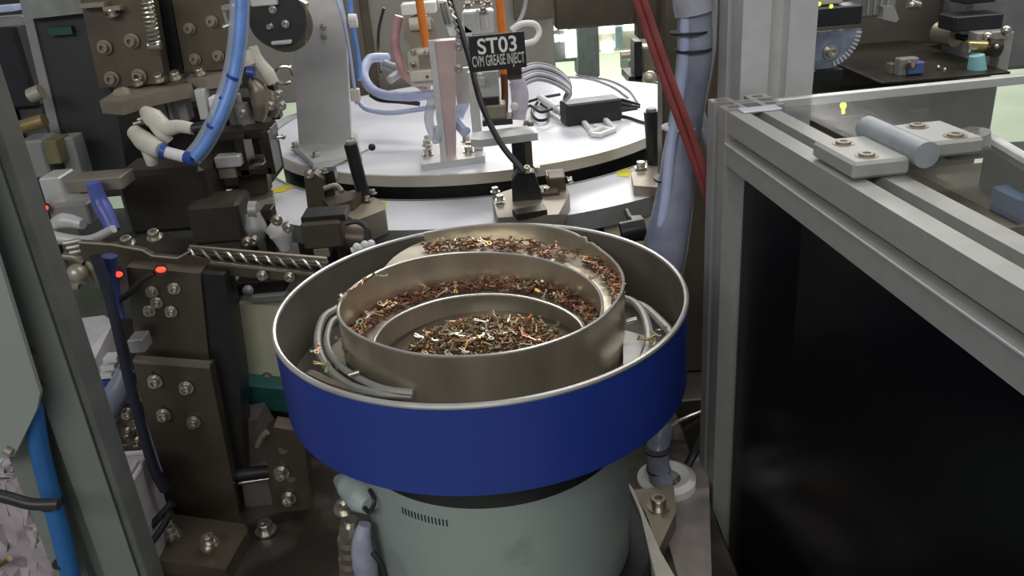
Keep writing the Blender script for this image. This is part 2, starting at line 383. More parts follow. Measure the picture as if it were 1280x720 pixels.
def place_e(i):
    x, y = [(444, 359), (437, 364), (455, 350), (470, 344), (462, 347), (430, 372), (396, 440), (403, 455), (408, 462), (399, 434), (815, 425), (820, 418), (818, 430), (811, 422), (824, 412)][i]
    return onz(x, y, 1.124 if y < 380 else 1.083)
terminals(15, place_e, 'stray brass terminal piece caught on the rim or outfeed rails beside the inner bowl', 'stray terminals beside the inner bowl')
# the depth of the heap, too many pieces to pick apart
g = G()
def bit(p):
    g.box(p, (random.uniform(.006, .013), .0024, .0016), Euler((random.uniform(-.5, .5), random.uniform(-.5, .5), random.uniform(0, 6))), 0)
for i in range(1500): q = place_c(0); bit(q-V((0, 0, .003)))
solo('terminal_pile', g, PILEM, 'mass of tiny brass terminals filling the heap on the bowl floor', 'small parts', kind='stuff')
g = G()
for i in range(900): q = place_l(0); bit(q-V((0, 0, .002)))
solo('terminal_pile', g, PILER, 'mass of tiny copper terminals filling the lower spiral track', 'small parts', kind='stuff')
g = G()
for i in range(450): q = place_u(0); bit(q-V((0, 0, .0015)))
solo('terminal_pile', g, PILER, 'mass of tiny copper terminals filling the upper spiral track', 'small parts', kind='stuff')

# ================================================================== TURNTABLE
TC = V((-.061, 2.126, 0))
tt = thing('rotary_table', 'large round white indexing turntable with metal edge above the white fixed ring', 'turntable', (TC.x, TC.y, .70))
g = G(); g.lathe([(0, 1.0745), (.507, 1.0745)], TC, 128); build('table_top', g, DISC, tt, True)
g = G(); g.lathe([(.506, 1.0748), (.5128, 1.0745), (.5132, 1.052), (.49, 1.050)], TC, 128); build('rim_band', g, EDGE, tt, True)
g = G(); g.lathe([(.49, 1.05), (.49, 1.0), (.49, .72)], TC, 96); build('drum', g, BLACKM, tt, True)
rg = thing('fixed_ring_table', 'white fixed ring table around and below the indexing turntable', 'machine table', (TC.x, TC.y, .70))
g = G(); g.lathe([(.530, 1.027), (.533, 1.030), (.70, 1.030)], TC, 128); build('ring_top', g, DISC, rg, True)
g = G(); g.lathe([(.528, 1.031), (.535, 1.0315)], TC, 128); build('inner_lip', g, ALUW, rg, True)
g = G(); g.lathe([(.700, 1.030), (.7005, .993), (.60, .992), (.53, .992), (.53, 1.028)], TC, 128); build('ring_edge', g, GREY, rg, True)
for a in (-150, -115, -60, -25): g = G(); p = TC+V((.62*math.cos(math.radians(a)), .62*math.sin(math.radians(a)), 0)); g.cyl(p+V((0, 0, .70)), p+V((0, 0, .993)), .02); build('support_leg', g, OXIDE, rg, True)

def mark(L, z, label):
    g = G(); g.zprism(L, z, .0006); solo('paint_mark', g, YELLOW, label, 'paint mark')
mark([(341, 235), (364, 230), (369, 234), (352, 240), (342, 241)], 1.0312, 'yellow paint mark on the white ring at its left side')
mark([(771, 214), (783, 210), (790, 214), (786, 221), (772, 220)], 1.0312, 'yellow paint mark on the white ring beside the right block')
mark([(477, 250), (483, 251), (482, 260), (477, 262)], 1.0312, 'small yellow mark on the white ring beside the front brown block')

# ================================================================== ON THE TURNTABLE
TZ = 1.0745
def base_at(px, py, z=TZ): p = onz(px, py, z); return V((p.x, p.y, z))
# motor plate
p = base_at(405, 195); Yp = onz(410, 190, TZ).y+.02
mp_ = thing('motor_mount', 'tall pale upright mounting plate with rounded top and bolted foot on the turntable, left side', 'bracket', p)
g = G(); g.pprism([(375, 200), (366, 70), (372, 20), (385, -25), (412, -30), (424, -8), (431, 25), (440, 188)], Yp, .022); build('upright_plate', g, ALUW, mp_)
g = G(); g.zprism([(364, 178), (392, 204), (452, 192), (446, 166), (400, 164)], TZ+.016, .016); build('foot_plate', g, ALUW, mp_)
for x, y in ((369, 184), (395, 196), (442, 178)): screw(mp_, onz(x, y, TZ+.016), r=.007)
screw(mp_, at(404, 34, Yp), FWD, .005); screw(mp_, at(405, 46, Yp), FWD, .005); screw(mp_, at(382, 42, Yp), FWD, .007)
md = thing('servo_motor', 'round black motor hanging at the left of the tall pale mounting plate', 'motor', at(350, 30, 1.62))
g = G(); g.cyl(at(347, 24, 1.56), at(347, 20, 1.70), .050, n=40); build('motor_body', g, BLACK, md, True)
g = G(); g.cyl(at(356, 30, 1.66), at(356, 26, 1.72), .052, n=40); g.pprism([(365, -5), (382, 5), (382, 56), (364, 60)], 1.655, .03); build('motor_flange', g, OXLT, md, True)
for q in ((312, -3, 346, 8), (338, 51, 364, 56)): g = G(); g.pbox(*q, 1.55, .015, bev=.002); build('clamp_bar', g, ALUW, md)
for x, y in ((341, 12), (337, 33), (357, 30)): screw(md, at(x, y, 1.558), FWD, .005)
for i, (L, r, m, lab) in enumerate([
    ([(418, -10, 1.80), (428, 20, 1.79), (436, 60, 1.79), (443, 110, 1.79), (446, 130, 1.79)], .0035, PALEB, 'thin pale blue cable running down the right edge of the tall pale plate'),
    ([(436, -10, 1.9), (440, 30, 1.9), (447, 70, 1.9), (450, 100, 1.88)], .006, BLUEH, 'short blue air hose behind the tall pale mounting plate'),
    ([(484, 72, 2.05), (462, 74, 2.0), (455, 95, 1.94), (470, 115, 1.9), (505, 121, 1.88), (550, 117, 1.86)], .011, PALEB, 'thick pale blue hose looping across the turntable left of the pillar'),
    ([(446, 124, 1.83), (458, 136, 1.80), (485, 141, 1.80), (515, 138, 1.80), (552, 132, 1.80)], .0055, PALEB, 'thinner pale blue hose lying nearer on the turntable'),
    ([(462, 118, 1.9), (475, 125, 1.9), (500, 127, 1.88), (525, 130, 1.88)], .005, BLACK, 'black cable lying between the two pale blue hoses'),
    ([(499, 20, 1.9), (494, 45, 1.9), (497, 70, 1.88), (508, 95, 1.86), (530, 108, 1.84)], .010, PINK, 'pink hose curving beside the grey machine plate'),
    ([(480, 80, 2.0), (500, 88, 1.98), (515, 100, 1.95), (535, 112, 1.93)], .010, CABLEG, 'grey cable bundle lying inside the blue hose loop'),
    ([(487, 100, 1.95), (500, 92, 1.97), (520, 96, 1.93)], .010, BAG, 'clear wrapped tube inside the blue hose loop'),
    ([(480, 10, 2.3), (474, 35, 2.3), (473, 60, 2.3), (476, 90, 2.2)], .004, BLACKM, 'thin dark cable curving down the grey machine plate'),
    ([(560, -8, 1.62), (566, 12, 1.62), (576, 38, 1.60), (588, 78, 1.56), (601, 128, 1.50), (625, 178, 1.45), (655, 215, 1.42)], .0055, BLACK, 'black cable hanging in front of the pillar down to the black clamp block'),
    ([(523, -8, 1.80), (527, 20, 1.80), (533, 58, 1.80)], .0085, ORANGE, 'orange hose going down into the white terminal block'),
    ([(623, -8, 1.72), (626, 20, 1.72), (629, 60, 1.72), (630, 92, 1.72)], .0085, ORANGE, 'orange hose passing behind the black station sign'),
    ([(630, 92, 1.72), (631, 120, 1.72), (630, 150, 1.70)], .0075, ORBROWN, 'brown grease filled hose end below the black station sign'),
    ([(658, -5, 1.75), (655, 12, 1.75), (648, 28, 1.74), (638, 36, 1.73)], .004, CLEARH, 'milky thin tube coming down to the ring of white tube'),
    ([(640, 38, 1.72), (652, 30, 1.72), (668, 30, 1.73), (674, 40, 1.73), (668, 51, 1.72), (654, 55, 1.71)], .006, WHITE, 'loop of white tube right of the black station sign')]):
    g = G(); g.tube([at(*q) for q in L], r, 10); solo('hose' if r > .0045 else 'cable', g, m, lab, 'hose' if r > .0045 else 'cable', True)
g = G(); g.tube([at(562+i*1.1+(1.5 if i % 2 else -1.5), 2+i*4.2, 1.605-.001*i) for i in range(12)], .0028, 6, 2); solo('ball_chain', g, CHROME, 'bright twisted wire hanging along the top of the black cable', 'wire', True)
g = G(); g.pbox(438, 112, 449, 127, 1.785, .02); solo('cable_clip', g, CREAMP, 'ivory cable clip at the lower right of the tall pale plate', 'clip')
g = G(); g.cyl(at(436, 24, 1.86), at(446, 24, 1.86), .011); g.cyl(at(437, 29, 1.86), at(447, 29, 1.86), .009); solo('hose_fitting', g, WHITE, 'white push-in hose fitting at the upper right of the pale plate', 'fitting', True)
# terminal block with round motor
tb = thing('valve_block', 'ivory valve block with screws under the first orange hose', 'valve', at(533, 110, 1.80))
g = G(); g.pbox(511, 62, 560, 108, 1.82, .06); build('block_body', g, CREAMP, tb)
g = G(); g.pbox(524, 68, 547, 90, 1.815, .01); build('recess', g, OXLT, tb)
g = G(); g.pbox(512, 88, 556, 101, 1.80, .03); build('lower_block', g, CREAMP, tb)
for x, y in ((516, 65), (533, 66), (549, 62), (516, 81), (551, 78), (551, 90)): screw(tb, at(x, y, 1.812), FWD, .0045)
g = G()
for x, y in ((517, 82), (549, 79), (534, 96)): g.cyl(at(x, y, 1.797), at(x, y, 1.815), .003)
build('port', g, BLACK, tb)
gm = thing('round_gearmotor', 'round tan gearmotor behind the first orange hose', 'motor', at(525, 60, 1.86))
g = G(); g.cyl(at(525, 40, 1.86), at(525, 38, 1.93), .036, n=32); build('motor_body', g, OXLT, gm, True)
g = G(); g.cyl(at(512, 30, 1.85), at(538, 28, 1.85), .014); build('motor_cap', g, CREAMP, gm, True)
g = G(); g.pbox(501, 4, 545, 18, 1.84, .05); solo('top_bracket', g, WHITE, 'white horizontal bracket above the round tan gearmotor', 'bracket')
wb = thing('angled_bracket', 'white angled bracket with knob between sign and orange hose', 'bracket', at(570, 50, 1.70))
g = G(); g.pprism([(546, 0), (562, 2), (571, 30), (590, 34), (590, 45), (562, 45), (556, 28)], 1.70, .02); build('bracket_plate', g, WHITE, wb)
g = G(); g.cyl(at(553, 3, 1.69), at(560, 30, 1.69), .007); build('bracket_rod', g, CHROME, wb, True)
screw(wb, at(575, 40, 1.698), FWD, .005)
# pillars with foot
Yf = onz(560, 205, TZ).y
pl = thing('pillar_stand', 'pair of pale upright pillars on one bolted foot plate near the front of the turntable', 'stand', base_at(565, 205))
g = G(); g.zprism([(527, 206), (606, 195), (606, 184), (585, 172), (534, 180), (526, 196)], TZ+.014, .014); build('foot_plate', g, ALUW, pl)
g = G(); g.pprism([(551, 204), (545, 100), (543, 52), (569, 50), (569, 100), (570, 200)], Yf+.012, .035); build('front_pillar', g, PINKALU, pl)
g = G(); g.pbox(588, 90, 600, 188, Yf+.035, .02); g.pbox(569, 85, 590, 130, Yf+.06, .012); build('rear_pillar', g, ALUW, pl)
g = G(); g.pbox(543, 50, 551, 200, Yf+.006, .01); build('pillar_edge', g, ALUW, pl)
for x, y in ((535, 194), (534, 182), (586, 190), (583, 176)):
    screw(pl, onz(x, y, TZ+.014), r=.0085); screw(pl, onz(x, y-7, TZ+.02), r=.0065)
screw(pl, at(573, 58, 1.66), FWD, .006); screw(pl, at(573, 86, 1.66), FWD, .006)
g = G(); g.tube([at(540, 125, 1.78), at(536, 150, 1.75), at(545, 175, 1.70), at(548, 160, 1.72)], .010, 8); solo('wrapped_sleeve', g, CLEARH, 'milky plastic sleeve bunched left of the pale pillars', 'sleeve', True)
g = G(); g.tube([at(580, 128, 1.80), at(572, 150, 1.77), at(582, 165, 1.73)], .012, 8); solo('wrapped_sleeve', g, PALEB, 'blue wrapped sleeve seen between the two pale pillars', 'sleeve', True)
# grease station
gs = thing('grease_injector', 'slim pale air cylinder with square base above the cantilever plate, behind the sign', 'actuator', at(610, 150, 1.62))
g = G(); g.pbox(578, 14, 618, 42, 1.70, .05); g.pbox(596, 12, 600, 40, 1.694, .01); g.pbox(606, 12, 610, 40, 1.694, .01); build('upper_cylinder', g, ALUW, gs)
g = G(); g.pbox(597, 88, 624, 128, 1.63, .04); build('lower_cylinder', g, ALUW, gs)
g = G(); g.cyl(at(600, 100, 1.625), at(600, 92, 1.625), .006); g.cyl(at(601, 106, 1.62), at(601, 97, 1.62), .008); build('regulator', g, CREAMP, gs, True)
g = G(); g.pbox(601, 122, 624, 132, 1.62, .05); g.pbox(603, 150, 641, 157, 1.60, .06); build('black_collar', g, BLACK, gs)
g = G(); g.pbox(607, 132, 633, 152, 1.61, .05); build('base_block', g, OXLT, gs)
for x, y in ((585, 8), (597, 4), (610, 6), (604, 14)): screw(gs, at(x, y, 1.69), (0, -.3, 1), .006)
cp = thing('cantilever_plate', 'thin pale cantilever plate on a dark upright post in front of the pillars', 'bracket', at(655, 270, 1.45))
g = G(); P0 = at(600, 172, 1.52); zt = P0.z
g.zprism([(588, 174), (590, 166), (640, 159), (668, 157), (672, 166), (600, 175)], at(660, 162, 1.56).z, .014); build('top_plate', g, ALUW, cp)
g = G(); g.pbox(641, 178, 656, 224, 1.525, .03); build('post', g, BLACKM, cp); g = G(); g.pbox(656, 178, 666, 222, 1.53, .025); build('post_web', g, OXIDE, cp)
g = G(); g.cyl(at(668, 222, 1.53), at(646, 226, 1.53), .008); build('pivot', g, BLACKM, cp, True)
for x, y in ((658, 156), (664, 157)): screw(cp, at(x, y, 1.56), (0, 0, 1), .005, True)
cb = thing('clamp_block', 'black and tan clamp block bolted on the white ring below the cantilever plate', 'bracket', onz(655, 275, 1.03))
g = G(); g.zprism([(615, 244), (640, 236), (706, 228), (712, 242), (698, 268), (622, 272)], 1.062, .032); build('base_block', g, OXLT, cb)
g = G(); g.pprism([(641, 262), (640, 226), (646, 216), (668, 216), (676, 240), (681, 262)], 1.455, .03); build('wedge', g, BLACKM, cb)
g = G(); g.zprism([(640, 262), (680, 255), (684, 262), (646, 268)], 1.071, .01); build('wedge_foot', g, OXDK, cb)
g = G(); g.pbox(686, 222, 708, 252, 1.50, .05); g.pbox(676, 240, 700, 262, 1.47, .03); build('side_block', g, OXIDE, cb)
g = G(); g.pbox(683, 219, 706, 227, 1.52, .04); build('top_cap', g, OXLT, cb)
for x, y in ((619, 240), (625, 250), (684, 240), (672, 214)): screw(cb, onz(x, y, 1.066), r=.0062)
screw(cb, at(659, 213, 1.45), (0, -.5, 1), .006); screw(cb, at(710, 226, 1.5), (1, 0, .3), .006)
# the sign
sg = thing('station_sign', 'black station sign with white lettering reading ST03', 'sign', at(621, 66, 1.50))
SY = 1.50; a = at(585, 46, SY); b = at(655, 39, SY); c_ = at(589, 91, SY)
ux = (b-a).normalized(); wd = (b-a).length; uz = (c_-a); uz = -(uz-ux*uz.dot(ux)).normalized(); hh = abs((c_-a).dot(uz)); un = ux.cross(uz)
MS = Matrix(((ux.x, uz.x, un.x, a.x), (ux.y, uz.y, un.y, a.y), (ux.z, uz.z, un.z, a.z), (0, 0, 0, 1)))   # x right, y up, z toward the viewer
g = G(); g.box((wd/2, -hh/2, -.002), (wd, hh, .004), bev=.0008); bmesh.ops.transform(g.bm, matrix=MS, verts=g.bm.verts); build('plate', g, BLACK, sg)
def lettering(name, txt, cx, cy, h, m, fit, parent, MS, bold=0.0, serif=None):
    cu = bpy.data.curves.new(name, 'FONT'); cu.body = txt; cu.size = h; cu.extrude = .0004; cu.offset = bold; cu.align_x = 'CENTER'; cu.align_y = 'CENTER'
    o = bpy.data.objects.new(name, cu); COL.objects.link(o); bpy.context.view_layer.update()
    dg = bpy.context.evaluated_depsgraph_get(); me = bpy.data.meshes.new_from_object(o.evaluated_get(dg)); bpy.data.objects.remove(o)
    xs = [v.co.x for v in me.vertices]; wdt = max(xs)-min(xs); sx = fit/wdt; mx = (max(xs)+min(xs))/2
    ys = [v.co.y for v in me.vertices]; my = (max(ys)+min(ys))/2
    M = wmat(parent).inverted() @ MS @ Matrix.Translation((cx, cy, .0006)) @ Matrix.Diagonal((sx, 1, 1, 1)) @ Matrix.Translation((-mx, -my, 0))
    if serif:
        bm = bmesh.new(); bm.from_mesh(me)
        for (x, y, w_, h_) in serif: bmesh.ops.create_cube(bm, size=1, matrix=Matrix.Translation((mx+x, my+y, 0)) @ Matrix.Diagonal((w_, h_, .0008, 1)))
        bm.to_mesh(me); bm.free()
    me.transform(M); me.materials.clear(); me.materials.append(m)
    q = bpy.data.objects.new(name, me); COL.objects.link(q); q.parent = parent; return q
H = hh
lettering('large_lettering', 'ST03', wd*.50, -H*.30, H*.60, INKW, wd*.70, sg, MS, .0006)
lettering('small_lettering', 'CVM GREASE INJECT', wd*.50, -H*.75, H*.42, INKG, wd*.94, sg, MS, .0003)
g = G(); g.pbox(634, 84, 652, 100, 1.56, .03); solo('sign_clamp', g, OXIDE, 'small dark clamp behind the lower edge of the station sign', 'clamp')
g = G(); g.tube([at(638, 95, 1.68), at(645, 100, 1.68), at(650, 120, 1.67), at(648, 150, 1.66)], [.008, .016, .018, .014], 12); fwt = solo('film_wrapped_tube', g, LILAC, 'lilac film wrapped tube right of the brown hose end', 'tube', True)
g = G(); g.sph(at(643, 133, 1.60), .008); build('round_knob', g, WHITE, fwt, True)['label'] = 'small white round knob'
# adapter and leads
ad = thing('power_adapter', 'black rectangular power adapter lying on the turntable', 'power adapter', base_at(742, 155))
pa = base_at(706, 160); pb = base_at(776, 151); g = G(); dx = (pb-pa); ang = math.atan2(dx.y, dx.x)
cc = (pa+pb)/2+V((0, .035, .026)); g.box(cc, (dx.length, .06, .052), Euler((0, 0, ang)), .004); build('case', g, BLACK, ad)
g = G(); q = pb+V((0, .035, .026)); d = dx.normalized(); g.cyl(q, q+d*.03, .012); build('strain_relief', g, BLACK, ad, True)
for k, (e0, e1) in enumerate((((777, 125, 1.79), (800, 131, 1.80)), ((777, 131, 1.78), (800, 134, 1.79)), ((777, 138, 1.77), (797, 136, 1.78)))):
    g = G(); g.cyl(at(*e0), at(*e1), .0045, .0025, 8); solo('cable_plug', g, BLACK, ['upper', 'middle', 'lower'][k]+' black plug lead sticking out right of the power adapter', 'plug', True)
for i in range(7):
    o = i*3.2
    g = G(); g.tube([at(652, 84+o*1.2, 1.95-.02*i), at(672, 80+o, 1.98-.02*i), at(695, 86+o, 1.95-.02*i), at(712, 104+o*.7, 1.90-.02*i), at(706, 122+o*.2, 1.86-.01*i)], .0042+.0006*(i % 3), 8)
    solo('grey_lead', g, (CABLEG, mat('light_grey_cable', (.48, .48, .52), 0, .4), mat('dark_grey_cable', (.12, .12, .14), 0, .4))[i % 3], 'one of the grey leads heaped left of the power adapter', 'cable', True, group='grey leads heaped behind the sign')
for i, L in enumerate([[(672, 128), (665, 140), (672, 150), (684, 148), (684, 136), (676, 130)], [(650, 130), (664, 126), (678, 122), (700, 118)], [(655, 140), (662, 132), (676, 140), (690, 136)]]):
    g = G(); g.tube([onz(x, y, TZ+.008+.01*i) for x, y in L], .0038, 8); solo('black_lead', g, BLACK, ['looped black lead on the turntable left of the adapter', 'black lead running up to the power adapter', 'short black lead under the white connector'][i], 'cable', True)
wc = thing('white_connector', 'white cable connector against the left end of the power adapter', 'connector', base_at(690, 135))
g = G(); g.cyl(onz(675, 122, TZ+.02), onz(697, 137, TZ+.02), .009, .012); build('shell', g, WHITE, wc, True)
g = G(); g.cyl(onz(697, 137, TZ+.02), onz(708, 148, TZ+.014), .009, .007); build('plug_end', g, mat('pale_grey_plastic', (.58, .58, .60), 0, .4), wc, True)
g = G()
for a_, b_ in (((729, 152), (740, 164)), ((757, 150), (768, 160)), ((738, 166), (752, 160)), ((752, 168), (768, 162)), ((744, 158), (762, 162)), ((740, 168), (752, 169))):
    pA, pB = onz(*a_, TZ+.006), onz(*b_, TZ+.006); m_ = (pA+pB)/2; dd = pB-pA; g.box(m_, (dd.length+.006, .012, .010), Euler((0, 0, math.atan2(dd.y, dd.x))), .002)
solo('white_clip_connector', g, WHITE, 'white H shaped connector clip lying in front of the power adapter', 'connector')
for i, L in enumerate([[(700, 96), (735, 98), (765, 108), (785, 122)], [(720, 94), (760, 100), (785, 112), (797, 128)], [(770, 144), (785, 147), (800, 152), (812, 155)]]):
    g = G(); g.tube([onz(x, y, TZ+.003) for x, y in L], .0026 if i < 2 else .004, 6); solo('thin_cable', g, CABLEG if i < 2 else BLACK, ['thin grey cable lying nearest across the back of the turntable', 'thin grey cable lying farthest at the back of the turntable', 'black lead from the adapter to the right black rod'][i], 'cable', True)

# ================================================================== RING BRACKETS
def rod_stand(px0, py0, px1, py1, Y, r, label):
    t = thing('sensor_rod', label, 'rod', at(px1, py1, Y))
    g = G(); g.cyl(at(px1, py1, Y), at(px0, py0, Y), r, n=20); build('rod', g, BLACKM, t, True)
    g = G(); g.cyl(at(px0, py0, Y), at(px0, py0, Y)+V((0, 0, .006)), r*.7); build('rod_cap', g, GREY, t, True); return t
lb = thing('front_bracket', 'tan clamp block with dark upright on the ring in front of the tall pale plate', 'bracket', onz(440, 285, 1.03))
g = G(); g.zprism([(432, 268), (425, 252), (467, 246), (481, 254), (481, 262), (444, 276)], 1.075, .045); build('tan_block', g, OXLT, lb)
g = G(); g.zprism([(402, 248), (420, 238), (452, 240), (440, 250), (412, 258)], 1.095, .018); build('step_block', g, OXIDE, lb)
g = G(); g.pprism([(380, 222), (392, 216), (404, 224), (408, 286), (388, 288)], 1.46, .03); build('dark_upright', g, OXIDE, lb)
g = G(); g.pbox(402, 214, 419, 232, 1.49, .03); g.pbox(395, 232, 418, 250, 1.475, .03); build('toggle_block', g, BLACKM, lb)
g = G(); g.tube([at(404, 236, 1.46), at(420, 232, 1.47), at(428, 240, 1.46)], .005, 8); build('lever', g, OXLT, lb, True)
for x, y in ((441, 244), (466, 242), (459, 250)): screw(lb, onz(x, y, 1.079), r=.0055)
screw(lb, at(386, 218, 1.455), FWD, .006); screw(lb, at(406, 216, 1.485), (0, 0, 1), .005)
rod_stand(438, 180, 456, 250, 1.50, .0125, 'black upright rod on the tan block in front of the pale plate')
pn = thing('cross_pin', 'thin steel cross pin with black ball end through the left black rod', 'pin', at(466, 184, 1.52))
g = G(); g.cyl(at(418, 208, 1.50), at(464, 185, 1.54), .0022, n=8); build('pin', g, CHROME, pn, True)
g = G(); g.sph(at(465, 184, 1.54), .007); build('ball_end', g, BLACK, pn, True)
lm_ = thing('gear_cylinder', 'dark horizontal cylinder body just above the left rim of the blue bowl', 'actuator', at(415, 310, 1.28))
g = G(); g.pbox(377, 278, 428, 312, 1.27, .07, bev=.004); build('body', g, OXIDE, lm_)
g = G(); g.cyl(at(428, 296, 1.31), at(456, 298, 1.31), .024, n=28); build('end_cap', g, OXIDE, lm_, True)
g = G(); g.pbox(376, 270, 432, 279, 1.28, .05); build('top_plate', g, BLACKM, lm_)
g = G(); g.pbox(392, 311, 412, 322, 1.27, .05); build('foot', g, OXLT, lm_)
g = G(); g.tube([at(432, 279, 1.27), at(446, 277, 1.27), at(458, 285, 1.26), at(462, 303, 1.25)], .0045, 8); solo('curved_cable', g, BLACK, 'short curved black cable above the left bowl rim', 'cable', True)
g = G()
for x, y in ((446, 309), (456, 306), (464, 305)): g.sph(at(x, y, 1.24), .007)
g.cyl(at(440, 314, 1.24), at(468, 305, 1.24), .006); solo('pipe_fitting', g, WHITE, 'bright little pipe fitting peeping over the left bowl rim', 'fitting', True)
ll = thing('tan_slide_block', 'long tan slide block with fittings left of the yellow paint mark', 'slide', onz(310, 255, 1.05))
g = G(); g.zprism([(262, 250), (300, 232), (330, 232), (341, 238), (341, 246), (290, 262)], 1.06, .03); build('slide_body', g, OXLT, ll)
g = G(); g.pprism([(296, 200), (330, 198), (336, 240), (300, 246)], 1.46, .03); build('clevis', g, OXIDE, ll)
g = G(); g.pbox(296, 170, 308, 222, 1.42, .05); g.pbox(330, 165, 340, 218, 1.42, .05); g.pbox(296, 211, 340, 219, 1.42, .05); build('fork', g, OXDK, ll)
g = G(); g.pbox(307, 207, 329, 213, 1.44, .03); g.pbox(306, 180, 311, 212, 1.44, .02); build('bright_insert', g, ALUW, ll)
g = G(); g.pbox(240, 164, 340, 176, 1.44, .05); build('cross_bar', g, OXDK, ll)
g = G(); g.cyl(at(334, 174, 1.46), at(355, 171, 1.48), .003); g.sph(at(354, 171, 1.48), .005); build('pin', g, CHROME, ll, True)
for x, y in ((300, 228), (312, 224), (322, 228)): screw(ll, onz(x, y, 1.064), r=.006)
fc = thing('fitting_cluster', 'cluster of silver and white pipe fittings below the tan slide block', 'fitting', at(335, 300, 1.30))
g = G(); g.tube([at(316, 268, 1.3), at(320, 284, 1.3), at(322, 305, 1.3)], [.012, .018, .010], 12); g.cyl(at(312, 262, 1.3), at(322, 262, 1.3), .014); build('elbow', g, ALU, fc, True)
g = G(); g.tube([at(338, 280, 1.3), at(350, 290, 1.3), at(358, 312, 1.3)], [.016, .020, .010], 12); g.sph(at(352, 282, 1.3), .014); build('white_elbow', g, PAPER, fc, True)
g = G(); g.pbox(326, 262, 340, 276, 1.31, .03); g.pbox(330, 276, 342, 318, 1.33, .02); build('dark_joint', g, OXDK, fc)
for x, y in ((309, 302), (318, 300), (346, 275), (360, 284)): screw(fc, at(x, y, 1.28), FWD, .0065)
rb = thing('right_ring_block', 'tan block with one bolt on the ring at its right, below the black rod', 'bracket', onz(815, 235, 1.03))
g = G(); g.zprism([(789, 216), (806, 205), (862, 214), (850, 236), (792, 232)], 1.05, .02); build('block', g, OXLT, rb)
screw(rb, onz(801, 210, 1.052), r=.009); screw(rb, onz(822, 222, 1.052), r=.006)
rod_stand(814, 139, 819, 212, 1.66, .0155, 'thick black upright rod beside the tall brown column')
g = G(); g.cyl(at(776, 290, 1.33), at(806, 284, 1.33), .017, n=10); g.cyl(at(795, 288, 1.345), at(795, 288, 1.345)+V((0, .10, .0)), .006); g.pbox(790, 276, 806, 302, 1.34, .03); solo('hand_knob', g, BLACK, 'black hand knob under the right edge of the white ring', 'knob', True)
g = G(); g.pbox(756, 262, 832, 335, 1.52, .02); solo('cream_fill_panel', g, CREAM, 'added pale yellow panel standing in for the background below the right edge of the ring', 'panel')  # pale panel added in place of the light background behind the ring

# ================================================================== RIGHT SIDE HOSES AND COLUMN
cl = thing('brown_column', 'tall brown steel column right of the turntable', 'column', (.29, 1.44, .70))
g = G(); a_ = at(829, 200, 1.40); b_ = at(898, 200, 1.40)
g.box(((a_.x+b_.x)/2, 1.43, 1.25), (b_.x-a_.x, .05, 1.1)); build('column_body', g, OXIDE, cl)
g = G(); g.pbox(692, -40, 826, 33, 1.50, .06); build('cross_beam', g, OXIDE, cl)
g = G(); g.pbox(797, -30, 828, 48, 1.46, .04); build('corner_gusset', g, OXIDE, cl)
g = G(); g.tube([at(*q) for q in ((868, -25, 1.22), (868, 20, 1.22), (868, 70, 1.22), (860, 130, 1.22), (851, 190, 1.21), (843, 250, 1.20), (832, 310, 1.19), (822, 370, 1.2), (818, 450, 1.22), (820, 530, 1.21))], [.022, .024, .025, .024, .026, .029, .034, .034, .030, .026], 18)
hb = thing('hose_bundle', 'thick blue grey wrapped hose bundle falling between brown column and aluminium frame', 'hose', at(820, 560, 1.21)); build('wrapped_hose', g, HOSE, hb, True)
g = G(); g.tube([at(*q) for q in ((858, -25, 1.212), (857, 20, 1.207), (855, 70, 1.205), (848, 130, 1.20), (838, 190, 1.19), (832, 250, 1.18), (822, 310, 1.175))], .008, 12); build('inner_blue_hose', g, PALEB, hb, True)
g = G(); g.tube([at(*q) for q in ((866, -25, 1.215), (866, 0, 1.215), (868, 16, 1.215))], [.028, .028, .0275], 18, 6); build('top_wrap', g, HOSEW, hb, True)
for (x, y, r) in ((861, 40, .026), (866, 62, .026), (850, 158, .026), (842, 222, .029)):
    c0 = at(x, y, 1.214); g = G(); g.cyl(c0+V((0, 0, .0015)), c0-V((0, 0, .0015)), r+.0012, n=24); build('cable_tie', g, BLACK if y < 150 or y > 200 else WHITE, hb, True)
g = G(); g.tube([at(*q) for q in ((880, -20, 1.26), (878, 60, 1.26), (874, 110, 1.26), (872, 140, 1.24), (880, 165, 1.22), (892, 185, 1.22))], [.020, .020, .015, .011, .012, .010], 12); solo('pale_wrapped_hose', g, HOSEW, 'whitish wrapped hose bending behind the corner post', 'hose', True)
for k, (dx_, lab) in enumerate(((0, 'left one of the two dark red hoses crossing the hose bundle'), (9.5, 'right one of the two dark red hoses crossing the hose bundle'))):
    g = G(); g.tube([at(791+dx_, -12, 1.14), at(826+dx_, 90, 1.13), at(858+dx_, 176, 1.125), at(889+dx_*.4, 262, 1.14)], .0052, 10); solo('red_hose', g, RED, lab, 'hose', True)
bh = thing('blue_grey_hose_end', 'blue grey hose with black bands ending beside the white disc', 'hose', at(822, 605, 1.06))
g = G(); g.tube([at(829, 535, 1.10), at(822, 560, 1.07), at(823, 585, 1.06), at(828, 606, 1.05)], .018, 14); build('hose_tube', g, HOSE, bh, True)
for (x, y) in ((821, 562), (823, 586), (828, 605)): c0 = at(x, y, 1.06); g = G(); g.cyl(c0+V((0, 0, .0014)), c0-V((0, 0, .0014)), .0192, n=24); build('black_band', g, BLACK, bh, True)
wd_ = thing('white_disc', 'white plastic disc lying on the deck at the foot of the corner post', 'disc', onz(840, 628, .70))
g = G(); c0 = onz(838, 622, .70); g.lathe([(.022, .715), (.036, .722), (.046, .716), (.046, .703), (.0, .703)], (c0.x, c0.y+.03, 0), 40); build('disc', g, WHITE, wd_, True)
sb = thing('bolt_block', 'tapered steel block with a big socket bolt right of the feeder base', 'bracket', onz(825, 660, .70))
